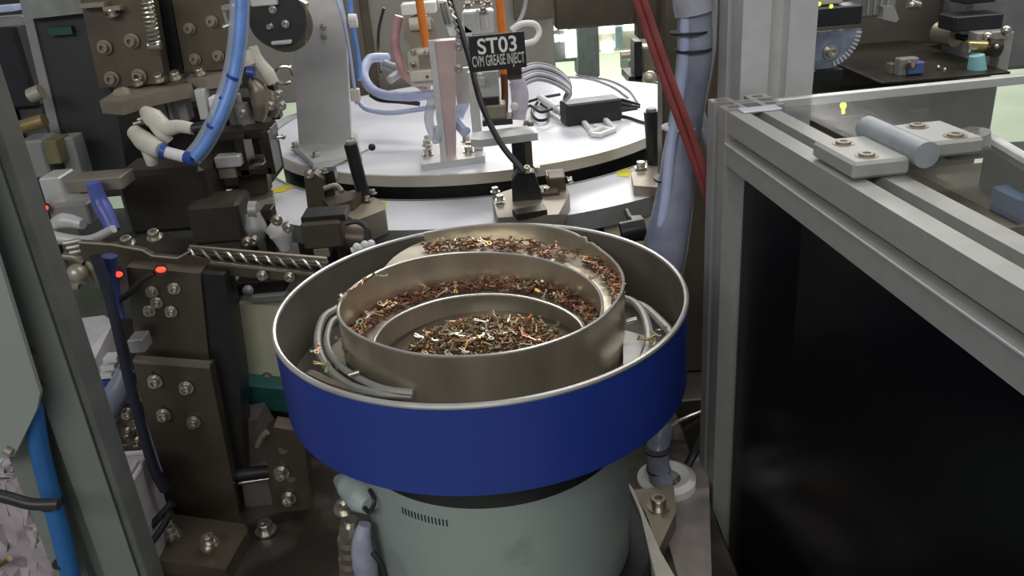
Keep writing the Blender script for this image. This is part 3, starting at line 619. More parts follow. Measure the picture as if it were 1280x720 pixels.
g = G(); g.zprism([(793, 612), (842, 606), (845, 640), (822, 690), (806, 700)], .735, .035); build('block', g, OXLT, sb)
screw(sb, onz(823, 634, .735), r=.0115)
g = G(); g.zprism([(781, 596), (792, 612), (826, 690), (846, 725), (822, 730), (812, 690), (800, 640)], .75, .03); solo('curved_base_plate', g, CREAMP, 'narrow ivory curved plate edge beside the dark feeder base', 'plate')
g = G(); g.zprism([(842, 600), (885, 560), (890, 730), (850, 730), (836, 680)], .7035, .003); solo('grey_floor_plate', g, mat('warm_grey_plate', (.36, .32, .30), .3, .45), 'warm grey base plate between the bolt block and the corner post', 'plate')
g = G(); g.tube([at(823, 540, 1.2), at(850, 526, 1.2), at(884, 512, 1.22)], .004, 8); solo('steel_rod', g, CHROME, 'thin bright rod rising from the feeder to the corner post', 'rod', True)
g = G(); g.tube([at(882, 540, 1.15), at(868, 566, 1.12), at(852, 596, 1.10), at(846, 615, 1.08)], .007, 8); solo('black_wire', g, BLACK, 'black cable bending down over the white disc', 'cable', True)
g = G(); g.tube([at(884, 548, 1.16), at(868, 575, 1.14), at(858, 600, 1.12)], .003, 8); solo('clear_wire', g, HOSEW, 'thin clear tube next to the black cable over the white disc', 'tube', True)
g = G(); g.pbox(838, 260, 900, 470, 1.55, .02); solo('dark_back_panel', g, DARK, 'dark panel standing behind hose bundle and corner post', 'panel')
dk_ = thing('small_angle_bracket', 'small dark angle bracket with screw behind the white disc', 'bracket', at(860, 560, 1.3))
g = G(); g.pprism([(836, 552), (884, 520), (886, 600), (846, 600)], 1.30, .02); build('plate', g, OXIDE, dk_)
screw(dk_, at(852, 550, 1.298), FWD, .006)

# ================================================================== RIGHT CABINET
YAW = math.radians(4.8); cu_ = V((math.cos(YAW), math.sin(YAW), 0)); cv_ = V((-math.sin(YAW), math.cos(YAW), 0)); CO = V((.289, 1.05, 0)); CZ = 1.296
def cb_(u, v, z=CZ): return CO+cu_*u+cv_*v+V((0, 0, z))
RotC = Euler((0, 0, YAW))
PROF = ["####...####", "#..#...#..#", "#..#...#..#", "####...####", "...#####...", "...#...#...", "...#####...", "####...####", "#..#...#..#", "#..#...#..#", "####...####"]
PROFR = ["####...####", "####...####", "####...####", "###########", "..#######..", "..#######..", "..#######..", "###########", "####...####", "####...####", "####...####"]
fr = thing('machine_enclosure', 'aluminium profile enclosure with clear hinged lid and smoked side panel, at the right', 'cabinet', cb_(0, 0, 0), YAW)
g = G(); g.profile(PROF, .078, .068, cb_(0, 0, .05), cu_, cv_, V((0, 0, CZ-.05))); build('corner_post', g, ALU, fr)
g = G(); g.profile(PROF, .0782, .0682, cb_(-.0001, -.0001, CZ), cu_, cv_, V((0, 0, .0012))); build('cut_end', g, RIMST, fr)
PRS = ["####...####", "####...####", "####...####", "###########", "...#####...", "...#####...", "###########", "###########", "###########", "###########"]
g = G(); g.profile(PRS, .06, .070, cb_(.002, -.001, CZ-.001), cu_, V((0, 0, -1)), -cv_*1.0); build('front_rail', g, ALU, fr)
g = G(); g.box(cb_(.008, -.50, CZ-.0425), (.018, 1.0, .003), RotC, .0008); build('seal_strip', g, ALUW, fr)
g = G(); g.box(cb_(.68, .034, CZ-.006), (1.2, .012, .012), RotC, .001); build('back_rail', g, ALUW, fr)
g = G(); g.box(cb_(.04, -.012, CZ+.0005), (.05, .022, .003), RotC, .001); build('corner_cover', g, mat('pale_corner_cap', (.62, .63, .68), .1, .4), fr)
sp = build('side_panel', G().box(cb_(.024, -.52, .64), (.005, 1.0, 1.15), RotC, 0), SMOKE, fr); sp['label'] = 'smoked dark acrylic side panel'
g = G(); g.box(cb_(.585, -.47, CZ+.004), (1.03, .97, .006), RotC, .001); ld = build('acrylic_lid', g, ACRYL, fr); ld['label'] = 'clear acrylic lid'
g = G(); g.box(cb_(.036, -.272, CZ+.009), (.056, .086, .017), RotC, .003); hg = build('lid_hinge', g, ALU, fr)
g = G(); g.box(cb_(.118, -.262, CZ+.016), (.056, .074, .016), RotC, .003); build('moving_leaf', g, ALU, hg)
g = G(); g.cyl(cb_(.074, -.322, CZ+.020), cb_(.074, -.212, CZ+.020), .0125, n=28); build('barrel', g, mat('grey_hinge_barrel', (.36, .38, .40), .3, .5), hg, True)
for u_, v_, z_ in ((.030, -.250, .0176), (.030, -.296, .0176), (.112, -.240, .0242), (.124, -.285, .0242)):
    o = screw(hg, cb_(u_, v_, CZ+z_), r=.0075, dark=True); o.scale.z = .0016
# inside the cabinet
ib = thing('inner_machine', 'dark machine body inside the cabinet, dim behind the smoked side panel', 'machine', cb_(.3, -.35, .2), YAW)
g = G(); g.box(cb_(.42, -.40, .55), (.5, .5, .75), RotC, .01); build('body', g, DARK, ib)
g = G(); g.lathe([(0, .90), (.10, .90), (.105, .895), (.105, .80)], cb_(.11, -.60, 0), 48); build('round_plate', g, BLACKM, ib, True)
solo('blue_inner_block', G().box((.80, 1.20, 1.08), (.07, .07, .04), RotC), mat('dim_blue_box', (.05, .10, .22), 0, .5), 'dark blue block under the clear lid at the right picture edge', 'box')
solo('dark_tray_body', G().box((.87, 1.25, 1.10), (.16, .15, .08), Euler((0, 0, -.12))), DARK, 'dark low block below the bright white tray edge', 'block')
g = G(); g.box((.800, 1.25, 1.146), (.016, .17, .012), Euler((0, 0, -.12)), .002); solo('white_tray_edge', g, mat('bright_white_tray', (.86, .86, .86), 0, .35), 'bright white tray edge seen through the clear lid at right', 'tray')
# seen beyond and through the lid
Yb = 1.55
rm = thing('rear_machine', 'dim grey machine body behind the clear cabinet, upper right', 'machine', at(1130, 160, 1.8))
g = G(); g.pbox(975, -60, 1236, 260, 1.75, .12, bev=.005); build('body', g, mat('dim_brown_grey_casing', (.16, .145, .12), .2, .5, .1, 5), rm)
g = G(); g.pbox(1062, 58, 1210, 66, 1.70, .05); g.pbox(1062, 76, 1240, 80, 1.70, .05); build('ledge', g, OXIDE, rm)
g = G(); g.pbox(1000, 112, 1236, 120, 1.68, .07); g.pbox(1000, 140, 1200, 144, 1.70, .05); build('trim_strip', g, OXLT, rm)
g = G(); g.pbox(1192, 100, 1242, 200, 1.50, .1); build('dark_side_box', g, DARK, rm)
g = G(); g.pbox(1210, -60, 1320, 88, 1.62, .10); build('grey_side_casing', g, mat('mid_grey_casing', (.20, .20, .20), .2, .5), rm)
g = G(); g.pbox(1105, 96, 1262, 99, 1.38, .37); build('front_ledge', g, OXDK, rm)
g = G(); g.pbox(1190, 188, 1240, 191, 1.26, .49); build('side_ledge', g, DARK, rm)
g = G(); g.box((.98, 1.33, 1.03), (.60, .30, .06), RotC, .004); build('tan_top_plate', g, OXLT, rm)
rs = thing('round_canister', 'small bright topped canister seen through the clear lid', 'canister', at(1214, 190, 1.3))
g = G(); g.cyl(at(1214, 186, 1.30), at(1214, 166, 1.30), .028, n=28); build('body', g, GREY, rs, True)
g = G(); g.cyl(at(1214, 166, 1.30), at(1214, 161, 1.30), .012, n=20); build('bright_cap', g, CHROME, rs, True)
g = G(); g.sph(at(1054, 132, 1.45), .006); g.cyl(at(1054, 134, 1.45), at(1054, 142, 1.45), .003); solo('indicator_lamp', g, LIME, 'tiny green yellow indicator light seen through the clear lid', 'indicator', True)
# big upright profile behind the corner
up_ = thing('tall_aluminium_upright', 'tall pale aluminium upright with one slot behind the cabinet corner', 'upright', cb_(.02, .1, 0), YAW)
PRU = ["###..###", "###..###", "########", "..####..", "..####..", "########", "###..###", "###..###"]
g = G(); g.profile(PRU, .104, .090, cb_(.054, .094, .05), cu_, cv_, V((0, 0, 2.0))); build('upright_profile', g, ALUW, up_)
# protractor arm and clutter
pr_ = thing('film_wrapped_gauge', 'half round gauge wrapped in bluish film with bright centre screw, beside the tall upright', 'gauge', at(1040, 95, 1.45))
c0 = at(1032, 40, 1.45); g = G(); n = 24
g.prism([(0, -.0)]+[(.062*math.cos(-t), .062*math.sin(-t)) for t in [PI*i/n*.62 for i in range(n+1)]]+[(-.02, -.055), (-.02, 0)], .012, Matrix(((1, 0, 0, c0.x), (0, 0, 1, c0.y), (0, 1, 0, c0.z+.0), (0, 0, 0, 1)))); build('scale_plate', g, BAGB, pr_)
g = G()
for i in range(11): t = -.08-i*.115; g.box(c0+V((.057*math.cos(t), -.001, .057*math.sin(t))), (.009, .002, .0022), Euler((0, -t, 0)), 0)
build('scale_marks', g, WHITE, pr_)
g = G(); g.pbox(1018, 87, 1054, 101, 1.45, .03); build('lower_pad', g, BLACK, pr_)
g = G(); g.pbox(1019, 8, 1078, 32, 1.44, .05); build('upper_clamp', g, BLACK, pr_)
screw(pr_, at(1038, 65, 1.448), FWD, .009)
g = G(); g.pbox(1018, -12, 1054, 6, 1.46, .05); solo('white_sensor_head', g, CREAMP, 'white sensor head above the half round gauge', 'sensor')
for x, y, lab in ((1024, 5, 'left tiny green yellow indicator under the white sensor head'), (1039, 8, 'right tiny green yellow indicator under the white sensor head')):
    g = G(); g.sph(at(x, y, 1.435), .0035, 8); solo('indicator', g, LIME, lab, 'indicator', True)
cg = thing('grey_cylinder_block', 'mid grey ribbed cylinder block at the top, right of the gauge', 'actuator', at(1100, 25, 1.5))
g = G(); g.pbox(1078, -30, 1122, 22, 1.5, .06); build('body', g, GREY, cg)
g = G(); g.pprism([(1104, 8), (1118, 8), (1124, 24), (1120, 28), (1104, 24)], 1.48, .03); build('end_lug', g, ALU, cg)
g = G()
for x in (1086, 1094, 1102, 1110): g.pbox(x, -30, x+2, 18, 1.495, .006, bev=0)
build('ribs', g, ALU, cg)
g = G(); g.cyl(at(1136, 4, 1.6), at(1148, 8, 1.6), .010); g.sph(at(1140, 7, 1.58), .007); solo('shiny_fitting', g, CHROME, 'small shiny fitting at the top between the grey block and round knob', 'fitting', True)
cy = thing('rear_shaft', 'horizontal tan shaft end with dark bore in front of the brown casing', 'shaft', at(1185, 45, 1.6))
g = G(); g.cyl(at(1172, 40, 1.60), at(1196, 45, 1.56), .020, n=24); build('sleeve', g, OXLT, cy, True)
g = G(); g.cyl(at(1196, 45, 1.562), at(1210, 48, 1.55), .006, n=16); build('spindle', g, BLACKM, cy, True)
g = G(); g.pbox(1194, 19, 1254, 38, 1.50, .06); solo('black_top_box', g, BLACK, 'black rectangular box above the brass cylinder, top right', 'box')
g = G(); g.pbox(1206, -12, 1246, 4, 1.52, .05); solo('black_cable_chain', g, BLACKM, 'black slotted bracket touching the top edge at right', 'bracket')
bc = thing('brass_air_cylinder', 'brass and dark air cylinder above the pale teal cap', 'actuator', at(1230, 60, 1.45))
g = G(); g.cyl(at(1208, 57, 1.44), at(1232, 58, 1.44), .0095, n=20); build('brass_barrel', g, BRASS, bc, True)
g = G(); g.cyl(at(1232, 58, 1.44), at(1248, 61, 1.44), .0145, n=20); build('dark_head', g, OXDK, bc, True)
g = G(); g.cyl(at(1207, 60, 1.44), at(1210, 60, 1.44), .011, n=16); build('end_ring', g, CHROME, bc, True)
for x, y, r in ((1235, 46, .009), (1258, 38, .009), (1246, 58, .004)): g = G(); g.sph(at(x, y, 1.45 if r > .005 else 1.42), r); build('bright_fitting', g, CHROME, bc, True)
g = G(); g.pbox(1222, 40, 1262, 50, 1.47, .03); g.pbox(1250, 40, 1264, 90, 1.48, .03); build('support', g, ALU, bc)
g = G(); g.cyl(at(1221, 88, 1.42), at(1221, 69, 1.42), .0155, .012, 20); build('teal_cap', g, TEALP, bc, True)['label'] = 'pale teal cap'
tg = thing('small_fixture', 'small blue and silver part above the back edge of the lid', 'part', at(1140, 92, 1.42))
g = G(); g.pbox(1124, 73, 1148, 95, 1.42, .02); build('silver_body', g, GREY, tg)
g = G(); g.pbox(1136, 78, 1156, 93, 1.41, .02); build('blue_part', g, mat('dull_blue_plastic', (.08, .11, .30), 0, .45), tg)
g = G(); g.tube([at(1130, 84, 1.405), at(1137, 78, 1.40), at(1140, 84, 1.40), at(1144, 76, 1.40)], .003, 6); build('foil_twist', g, BRASS, tg, True)
g = G(); g.pbox(1113, 80, 1120, 96, 1.44, .02); solo('tan_tab', g, OXLT, 'narrow tan tab left of the blue and silver part', 'tab')
for x, y, lab in ((1173, 84, 'left small bright screw head right of the blue part'), (1181, 87, 'right small bright screw head right of the blue part')):
    g = G(); g.sph(at(x, y, 1.44), .0035, 8); solo('screw_head', g, CHROME, lab, 'screw', True)

# ================================================================== BACKGROUND MACHINES
g = G(); g.pbox(395, -60, 692, 118, 2.85, .06, bev=.003); bp_ = thing('rear_plate', 'large grey brown machine plate standing behind the turntable', 'panel', at(560, 118, 2.88)); build('plate', g, mat('grey_brown_plate', (.27, .25, .22), .25, .45, .1, 4), bp_)
for q in ((452, -60, 462, 116), (640, -60, 690, 24)): g = G(); g.pbox(*q, 2.82, .03); build('plate_rib', g, OXIDE, bp_)
fm = thing('far_light_machine', 'far machine with lit white windows beyond the turntable', 'machine', onz(760, 70, 0))
g = G(); g.pbox(680, -60, 722, 78, 4.2, .2); g.pbox(722, 20, 749, 98, 4.1, .2); build('grey_posts', g, mat('grey_green_post', (.20, .23, .22), .1, .5), fm)
g = G(); g.pbox(745, 25, 835, 62, 4.9, .3); build('cream_body', g, mat('far_cream_casing', (.50, .50, .40), 0, .5), fm)
for q in ((744, 24, 768, 42, 4.86), (780, 30, 802, 38, 4.86), (752, 52, 767, 66, 4.86), (707, 38, 721, 72, 4.16), (700, 44, 708, 52, 4.16)): g = G(); g.pbox(*q, .03, bev=0); build('lit_window', g, LAMP, fm)
g = G(); g.pbox(769, 33, 778, 60, 4.86, .03); build('blue_post', g, mat('far_blue_post', (.45, .60, .62), 0, .5), fm)
g = G(); g.sph(at(692, 28, 4.0), .036, sc=(1.3, 1, 1)); g.sph(at(704, 33, 4.0), .022, sc=(1.6, 1, .8)); g.sph(at(693, 48, 4.0), .026, sc=(1.4, 1, .7)); build('glowing_reflection', g, LAMP, fm, True)  # LED reflections shaped as glowing blobs, not lamps of the machine
g = G(); g.pbox(786, 74, 822, 96, 4.3, .3); build('teal_box', g, mat('far_teal_box', (.20, .30, .27), .1, .5), fm)
fk = thing('far_dark_machine', 'dark far machine part seen beside the brown column past the red hoses', 'machine', onz(808, 100, .2))
q = at(808, 101, 3.5); build('leg', G().box((q.x, q.y, q.z/2), (.08, .08, q.z)), BLACKM, fk)
g = G(); g.pbox(793, 52, 803, 100, 3.4, .1); g.pbox(786, 94, 834, 103, 3.4, .2); build('black_frame', g, BLACKM, fk)
g = G(); g.pbox(803, 58, 830, 92, 3.5, .1); build('mixed_body', g, OXLT, fk)
g = G(); g.cyl(at(776, 70, 3.9), at(792, 68, 3.9), .02); build('arm', g, EDGE, fk, True); g = G(); g.sph(at(812, 98, 3.3), .03); build('round_foot', g, EDGE, fk, True)
solo('left_rear_fill', G().pbox(-120, -120, 305, 250, 2.62, .3, bev=.004), mat('dark_green_grey_fill', (.045, .047, .043), .1, .5, .3, 4), 'added dark panel filling the background at the far left', 'machine')  # added as a dark fill behind the left machinery
solo('left_rear_plate', G().pbox(296, -80, 400, 130, 2.52, .05, bev=.004), mat('grey_brown_plate', (.27, .25, .22), .25), 'grey brown plate behind the black servo motor', 'panel')

# ================================================================== LEFT MACHINERY
def screws(t, L, Y, r=.006, n=FWD, dark=False):
    for x, y in L: screw(t, at(x, y, Y), n, r, dark)
dcz = thing('dark_column', 'wide dark column at the upper left with a pale worn left edge', 'column', at(90, 230, 1.5))
g = G(); g.pprism([(24, -40), (118, -40), (160, 225), (88, 228)], 1.48, .12); build('column_body', g, DARK, dcz)
g = G(); g.pprism([(15, -40), (26, -40), (90, 228), (78, 230)], 1.475, .05); build('pale_edge', g, GREY, dcz)
g = G(); g.pprism([(20, -40), (120, -40), (128, 14), (36, 24)], 1.46, .02); build('grey_cap', g, mat('dull_grey_cap', (.22, .235, .22), .1, .5), dcz)
g = G(); g.pbox(78, 172, 98, 226, 1.40, .04); build('pale_strip', g, GREY, dcz)
g = G(); g.pbox(60, 34, 90, 44, 1.468, .01, bev=0); build('green_patch', g, mat('dark_green_patch', (.012, .07, .04), 0, .5), dcz)
pa_ = thing('slotted_plate', 'tall brown steel plate with screws and a spring, upper left', 'bracket', at(150, 120, 1.45))
g = G(); g.pprism([(96, -20), (186, -20), (207, 104), (124, 110)], 1.45, .03); build('plate', g, OXIDE, pa_)
g = G(); g.pprism([(186, -20), (210, -20), (229, 92), (207, 104)], 1.50, .08); build('dark_side', g, BLACKM, pa_)
g = G(); g.zprism([(124, 126), (150, 110), (236, 96), (240, 106), (192, 116), (150, 128)], at(180, 112, 1.42).z, .02); build('foot', g, OXLT, pa_)
g = G(); g.cyl(at(152, 120, 1.40), at(162, 134, 1.38), .018, .013, 14); build('boss', g, OXLT, pa_, True)
g = G(); g.pbox(98, 4, 130, 10, 1.43, .03); g.pbox(128, 8, 150, 14, 1.43, .02); build('top_clip', g, OXLT, pa_)
screws(pa_, [(131, 59), (165, 51), (140, 98), (174, 95)], 1.447, .0085, dark=True)
screws(pa_, [(141, 18), (173, 104), (199, 100), (220, 97)], 1.44, .0075, (0, -.4, 1))
g = G(); pts = []
A_, B_ = at(180, -12, 1.42), at(193, 54, 1.42); ax = (B_-A_); e1 = ax.orthogonal().normalized(); e2 = ax.normalized().cross(e1)
for i in range(12*14+1): t = i/14; pts.append(A_+ax*(t/12)+(e1*math.cos(2*PI*t)+e2*math.sin(2*PI*t))*.009)
g.tube(pts, .0022, 6, 1); build('spring', g, CHROME, pa_, True)
g = G(); g.cyl(at(186, 57, 1.42), at(201, 56, 1.42), .0075, n=14); build('spring_hook', g, CHROME, pa_, True)
pb_ = thing('slotted_plate', 'second tall brown steel plate with screws, just left of the blue hose', 'bracket', at(255, 100, 1.5))
g = G(); g.pprism([(211, -20), (284, -20), (294, 84), (231, 90)], 1.50, .03); build('plate', g, OXIDE, pb_)
g = G(); g.zprism([(233, 98), (242, 88), (300, 80), (300, 92), (256, 98)], at(265, 92, 1.48).z, .018); build('foot', g, OXLT, pb_)
screws(pb_, [(237, 36), (265, 27), (244, 74), (273, 70)], 1.497, .007, dark=True); screws(pb_, [(250, 92)], 1.46, .0075, (0, -.4, 1))
g = G(); g.pbox(276, 7, 292, 13, 1.44, .03); g.cyl(at(280, 34, 1.44), at(290, 30, 1.44), .005); g.cyl(at(280, 14, 1.44), at(284, 30, 1.44), .0035); build('bright_clip', g, CHROME, pb_)
# clutter left of the column
for (x0, y0, x1, y1, Y, d, m, nm, lab, cat) in [
    (-30, 30, 34, 140, 1.7, .1, BLACK, 'black_casing', 'black casing at the upper left picture edge', 'machine'),
    (-20, 22, 30, 34, 1.6, .05, GREY, 'grey_fitting_bar', 'worn grey bar at the top left above the black casing', 'bar'),
    (-20, 8, 16, 16, 1.58, .04, PALEB, 'lilac_connector', 'pale lilac connector at the top left corner', 'connector'),
    (26, 176, 58, 224, 1.38, .06, GREY, 'grey_valve_body', 'grey valve body below the brass bar, far left', 'valve'),
    (56, 176, 73, 206, 1.37, .05, mat('olive_cover', (.17, .155, .075), .1, .5), 'olive_cover', 'olive cover on the grey valve body, far left', 'cover'),
    (52, 222, 80, 258, 1.28, .05, ALUW, 'pale_sensor_block', 'pale sensor block above the left red light', 'sensor'),
    (82, 224, 153, 240, 1.22, .05, OXLT, 'tan_cross_bar', 'tan cross bar above the blue hose at the left', 'bar'),
    (62, 256, 112, 284, 1.26, .06, GREY, 'grey_actuator_body', 'grey actuator body right of the left red light', 'actuator'),
    (92, 352, 134, 402, 1.45, .05, mat('dull_green_box', (.11, .125, .085), .1, .5), 'dull_green_box', 'dull green box above the white film box', 'box'),
    (-60, 100, 60, 420, 1.75, .1, BLACKM, 'dark_side_panel', 'dark panel behind the fittings at the far left', 'panel'),
    (150, 128, 332, 242, 1.62, .12, OXDK, 'dark_slide_body', 'dark slide body behind the white elbow fittings', 'machine'),
    (196, 122, 208, 158, 1.44, .03, GREY, 'grey_guide_bar', 'narrow grey guide bar left of the pale post by the blue hose', 'bar'),
    (211, 126, 216, 160, 1.44, .03, GREY, 'grey_guide_bar', 'thin grey guide bar next to the narrow one behind the white elbows', 'bar'),
    (222, 124, 234, 152, 1.44, .03, GREY, 'grey_guide_bar', 'third grey guide bar behind the white elbow fittings', 'bar'),
    (246, 112, 258, 150, 1.42, .03, ALUW, 'pale_post', 'pale short post left of the blue hose', 'post'),
    (262, 122, 274, 146, 1.40, .03, WHITE, 'white_plug', 'white plug directly behind the blue hose', 'plug'),
    (150, 212, 262, 292, 1.34, .10, OXDK, 'dark_gearbox', 'dark brown gearbox above the long rail', 'gearbox'),
    (236, 256, 302, 306, 1.30, .08, mat('dark_brown_block', (.06, .05, .04), .4, .45), 'dark_brown_block', 'dark brown block between gearbox and silver fittings', 'block'),
    (268, 196, 300, 210, 1.40, .03, ALUW, 'pale_slide_head', 'pale slide head below the end of the blue hose', 'slide'),
    (272, 206, 294, 224, 1.41, .03, EDGE, 'tan_slide_tongue', 'tan tongue under the pale slide head', 'slide')]:
    g = G(); g.pbox(x0, y0, x1, y1, Y, d); solo(nm, g, m, lab, cat)
g = G(); g.cyl(at(4, 166, 1.4), at(56, 150, 1.4), .011, n=14); solo('brass_rod', g, mat('dark_brass', (.36, .26, .12), .7, .4), 'dull brass rod sticking out at the far left', 'rod', True)
g = G(); g.cyl(at(38, 120, 1.42), at(52, 114, 1.42), .012); solo('tan_elbow', g, EDGE, 'tan elbow end on the pale edge of the dark column', 'fitting', True)
def led(x, y, Y, lab):
    t = thing('sensor_light', lab, 'indicator light', at(x, y, Y)); g = G(); g.cyl(at(x, y, Y+.02), at(x, y, Y), .009, n=14); build('housing', g, BLACK, t, True)
    g = G(); g.sph(at(x, y, Y-.001), .0058, 12, (1.25, .6, .7)); build('lens', g, LED, t, True)
led(55, 260, 1.25, 'lit red sensor light at the far left below the pale sensor block'); led(147, 343, 1.08, 'lit red sensor light left of the bracket column'); led(201, 337, 1.075, 'lit red sensor light on the rail above the bracket column')
g = G(); g.tube([at(116, 228, 1.2), at(124, 250, 1.2), at(134, 270, 1.19), at(142, 288, 1.18)], [.010, .013, .010], 12); solo('blue_hose', g, mat('deep_blue_hose', (.10, .13, .42), 0, .35), 'short deep blue hose under the tan cross bar', 'hose', True)
sr = thing('silver_arm', 'bright silver arm with rounded knuckles reaching right, far left', 'arm', at(95, 300, 1.15))
g = G(); g.tube([at(48, 292, 1.18), at(75, 298, 1.17), at(110, 301, 1.16), at(142, 286, 1.15)], [.012, .009, .008, .006], 12); build('arm', g, ALUW, sr, True); g = G(); g.tube([at(60, 286, 1.19), at(80, 276, 1.19), at(104, 280, 1.18)], [.008, .012, .008], 12); build('knuckle', g, ALUW, sr, True)
for i in range(3): g = G(); g.tube([at(80+i*4, 304+i*6, 1.15), at(92+i*3, 302+i*6, 1.15), at(100+i*2, 300+i*6, 1.15)], .0035, 8); build('coil', g, CHROME, sr, True)
tf = thing('tan_fittings', 'tangle of tan and pale pipe fittings below the silver arm', 'fitting', at(105, 345, 1.2))
g = G(); g.tube([at(68, 318, 1.2), at(76, 335, 1.2), at(88, 352, 1.2), at(100, 356, 1.2)], [.008, .010, .012, .008], 10); g.sph(at(97, 342, 1.18), .016); build('pale_elbow', g, EDGE, tf, True)
g = G(); g.tube([at(80, 320, 1.19), at(95, 322, 1.19), at(104, 328, 1.19)], .007, 10); g.tube([at(108, 322, 1.2), at(118, 335, 1.2), at(124, 352, 1.2)], [.010, .014, .008], 10); build('tan_elbow', g, OXLT, tf, True)
g = G(); g.pbox(104, 330, 130, 360, 1.22, .03); build('joint_block', g, GREY, tf)
# white elbows
we = thing('white_elbow_fitting', 'upper white elbow fitting pointing right, left of the blue hose', 'fitting', at(205, 150, 1.3))
g = G(); g.tube([at(182, 140, 1.34), at(192, 148, 1.32), at(208, 160, 1.30), at(224, 158, 1.29), at(242, 161, 1.28)], [.010, .016, .013, .010, .009], 14); build('elbow', g, CREAMP, we, True)
g = G(); g.tube([at(196, 155, 1.31), at(204, 168, 1.30), at(212, 177, 1.30)], [.013, .011, .007], 12); build('branch', g, CREAMP, we, True)
g = G()
for i in range(3): g.cyl(at(168+i*5, 155-i*5, 1.34), at(178+i*5, 152-i*5, 1.34), .0045)
build('thread', g, CHROME, we, True)
g = G(); g.cyl(at(242, 161, 1.28), at(258, 158, 1.28), .0085); build('black_sleeve', g, BLACK, we, True)
w2 = thing('white_elbow_fitting', 'lower white elbow fitting with a blue ring, left of the blue hose', 'fitting', at(190, 190, 1.28))
g = G(); g.tube([at(168, 165, 1.32), at(180, 176, 1.30), at(192, 184, 1.28), at(202, 188, 1.27)], [.012, .016, .015, .012], 14); g.tube([at(184, 180, 1.30), at(188, 196, 1.29), at(190, 206, 1.29)], [.013, .010, .008], 12); build('elbow', g, CREAMP, w2, True)
g = G(); g.cyl(at(201, 188, 1.27), at(207, 190, 1.27), .0125, n=18); build('blue_ring', g, NAVY, w2, True)
g = G(); g.cyl(at(207, 190, 1.27), at(234, 197, 1.25), .009, n=16); build('white_tube', g, WHITE, w2, True)
g = G(); g.cyl(at(233, 197, 1.25), at(243, 199, 1.245), .0105, n=16); build('end_ring', g, NAVY, w2, True)
bz = thing('blue_sleeved_hose', 'long blue air hose in a milky sleeve curving down at the upper left', 'hose', at(240, 200, 1.24))
HL = [(302, -14, 1.30), (300, 40, 1.29), (293, 90, 1.28), (277, 140, 1.26), (258, 178, 1.25), (243, 197, 1.245)]
g = G(); g.tube([at(*q) for q in HL], .0088, 12); build('blue_hose', g, BLUEH, bz, True)
g = G(); g.tube([at(x-2, y, Y+.012) for x, y, Y in HL], .0145, 12); build('milky_sleeve', g, CLEARH, bz, True)
for x, y, Y in ((291, 96, 1.276), (282, 124, 1.268), (266, 158, 1.255)): c0 = at(x, y, Y); g = G(); g.cyl(c0+V((.0012, 0, .002)), c0-V((.0012, 0, .002)), .0098, n=16); build('thin_tie', g, NAVY, bz, True)
tn = thing('tan_valve_fittings', 'cluster of tan one-touch valve fittings right of the blue sleeved hose', 'fitting', at(325, 150, 1.5))
g = G(); g.cyl(at(306, 64, 1.5), at(314, 80, 1.5), .014); g.tube([at(316, 58, 1.5), at(322, 74, 1.5), at(335, 92, 1.5), at(342, 104, 1.5)], [.008, .010, .012, .010], 12); build('white_stem', g, CREAMP, tn, True)
g = G(); g.cyl(at(309, 90, 1.49), at(318, 91, 1.49), .010, n=16); build('navy_ring', g, NAVY, tn, True)
g = G(); g.tube([at(312, 100, 1.5), at(322, 112, 1.5), at(326, 130, 1.5), at(324, 150, 1.5)], [.010, .017, .017, .010], 14); g.tube([at(330, 118, 1.52), at(342, 126, 1.52), at(340, 145, 1.52)], [.012, .014, .010], 12); build('valve_body', g, OXLT, tn, True)
g = G(); g.tube([at(300, 130, 1.5), at(306, 150, 1.5), at(312, 168, 1.5)], [.014, .016, .016], 12); g.pbox(284, 120, 300, 164, 1.52, .03); build('lower_body', g, GREY, tn, True)
g = G(); g.tube([at(342, 92, 1.55), at(350, 84, 1.55), at(362, 84, 1.55), at(367, 94, 1.55)], .004, 8); g.tube([at(340, 98, 1.54), at(352, 104, 1.54), at(364, 102, 1.54)], .0045, 8); build('bent_tube', g, CHROME, tn, True)
g = G(); g.pbox(336, 106, 346, 150, 1.55, .03); build('dark_stem', g, OXDK, tn)
screws(tn, [(303, 142), (307, 162), (338, 132), (348, 118), (352, 132)], 1.48, .006)

# ================================================================== LONG RAIL AND BRACKET COLUMN
Yr = 1.13
rl = thing('conveyor_rail', 'long brown rail with a notched top edge running from the left to the blue bowl', 'rail', at(240, 345, Yr))
g = G(); g.pprism([(98, 303), (140, 306), (178, 313), (190, 320), (222, 323), (238, 319), (262, 325), (404, 341), (400, 352), (362, 351), (280, 344), (190, 338), (104, 326)], Yr, .012); build('rail_body', g, OXIDE, rl)
g = G(); g.tube([at(98, 303, Yr), at(140, 306, Yr), at(178, 313, Yr), at(190, 320, Yr), at(222, 323, Yr), at(238, 314, Yr)], .0016, 6, 1); build('bright_edge', g, EDGE, rl, True)
g = G(); g.pprism([(262, 327), (402, 343), (401, 346), (262, 330)], Yr-.004, .003); build('lower_strip', g, OXLT, rl)
screws(rl, [(328, 344), (362, 346)], Yr-.006, .0055); screws(rl, [(160, 305), (194, 297)], Yr+.02, .008, (0, -.3, 1))
tr = thing('twisted_rod', 'bright twisted drill like rod lying along the rail behind the bowl rim', 'rod', at(330, 325, Yr+.02))
A_, B_ = at(236, 316, Yr+.010), at(410, 333, Yr+.010); ax = (B_-A_).normalized(); e1 = V((0, 0, 1)); e1 = (e1-ax*e1.dot(ax)).normalized(); e2 = ax.cross(e1); g = G(); vs = []; N = 120
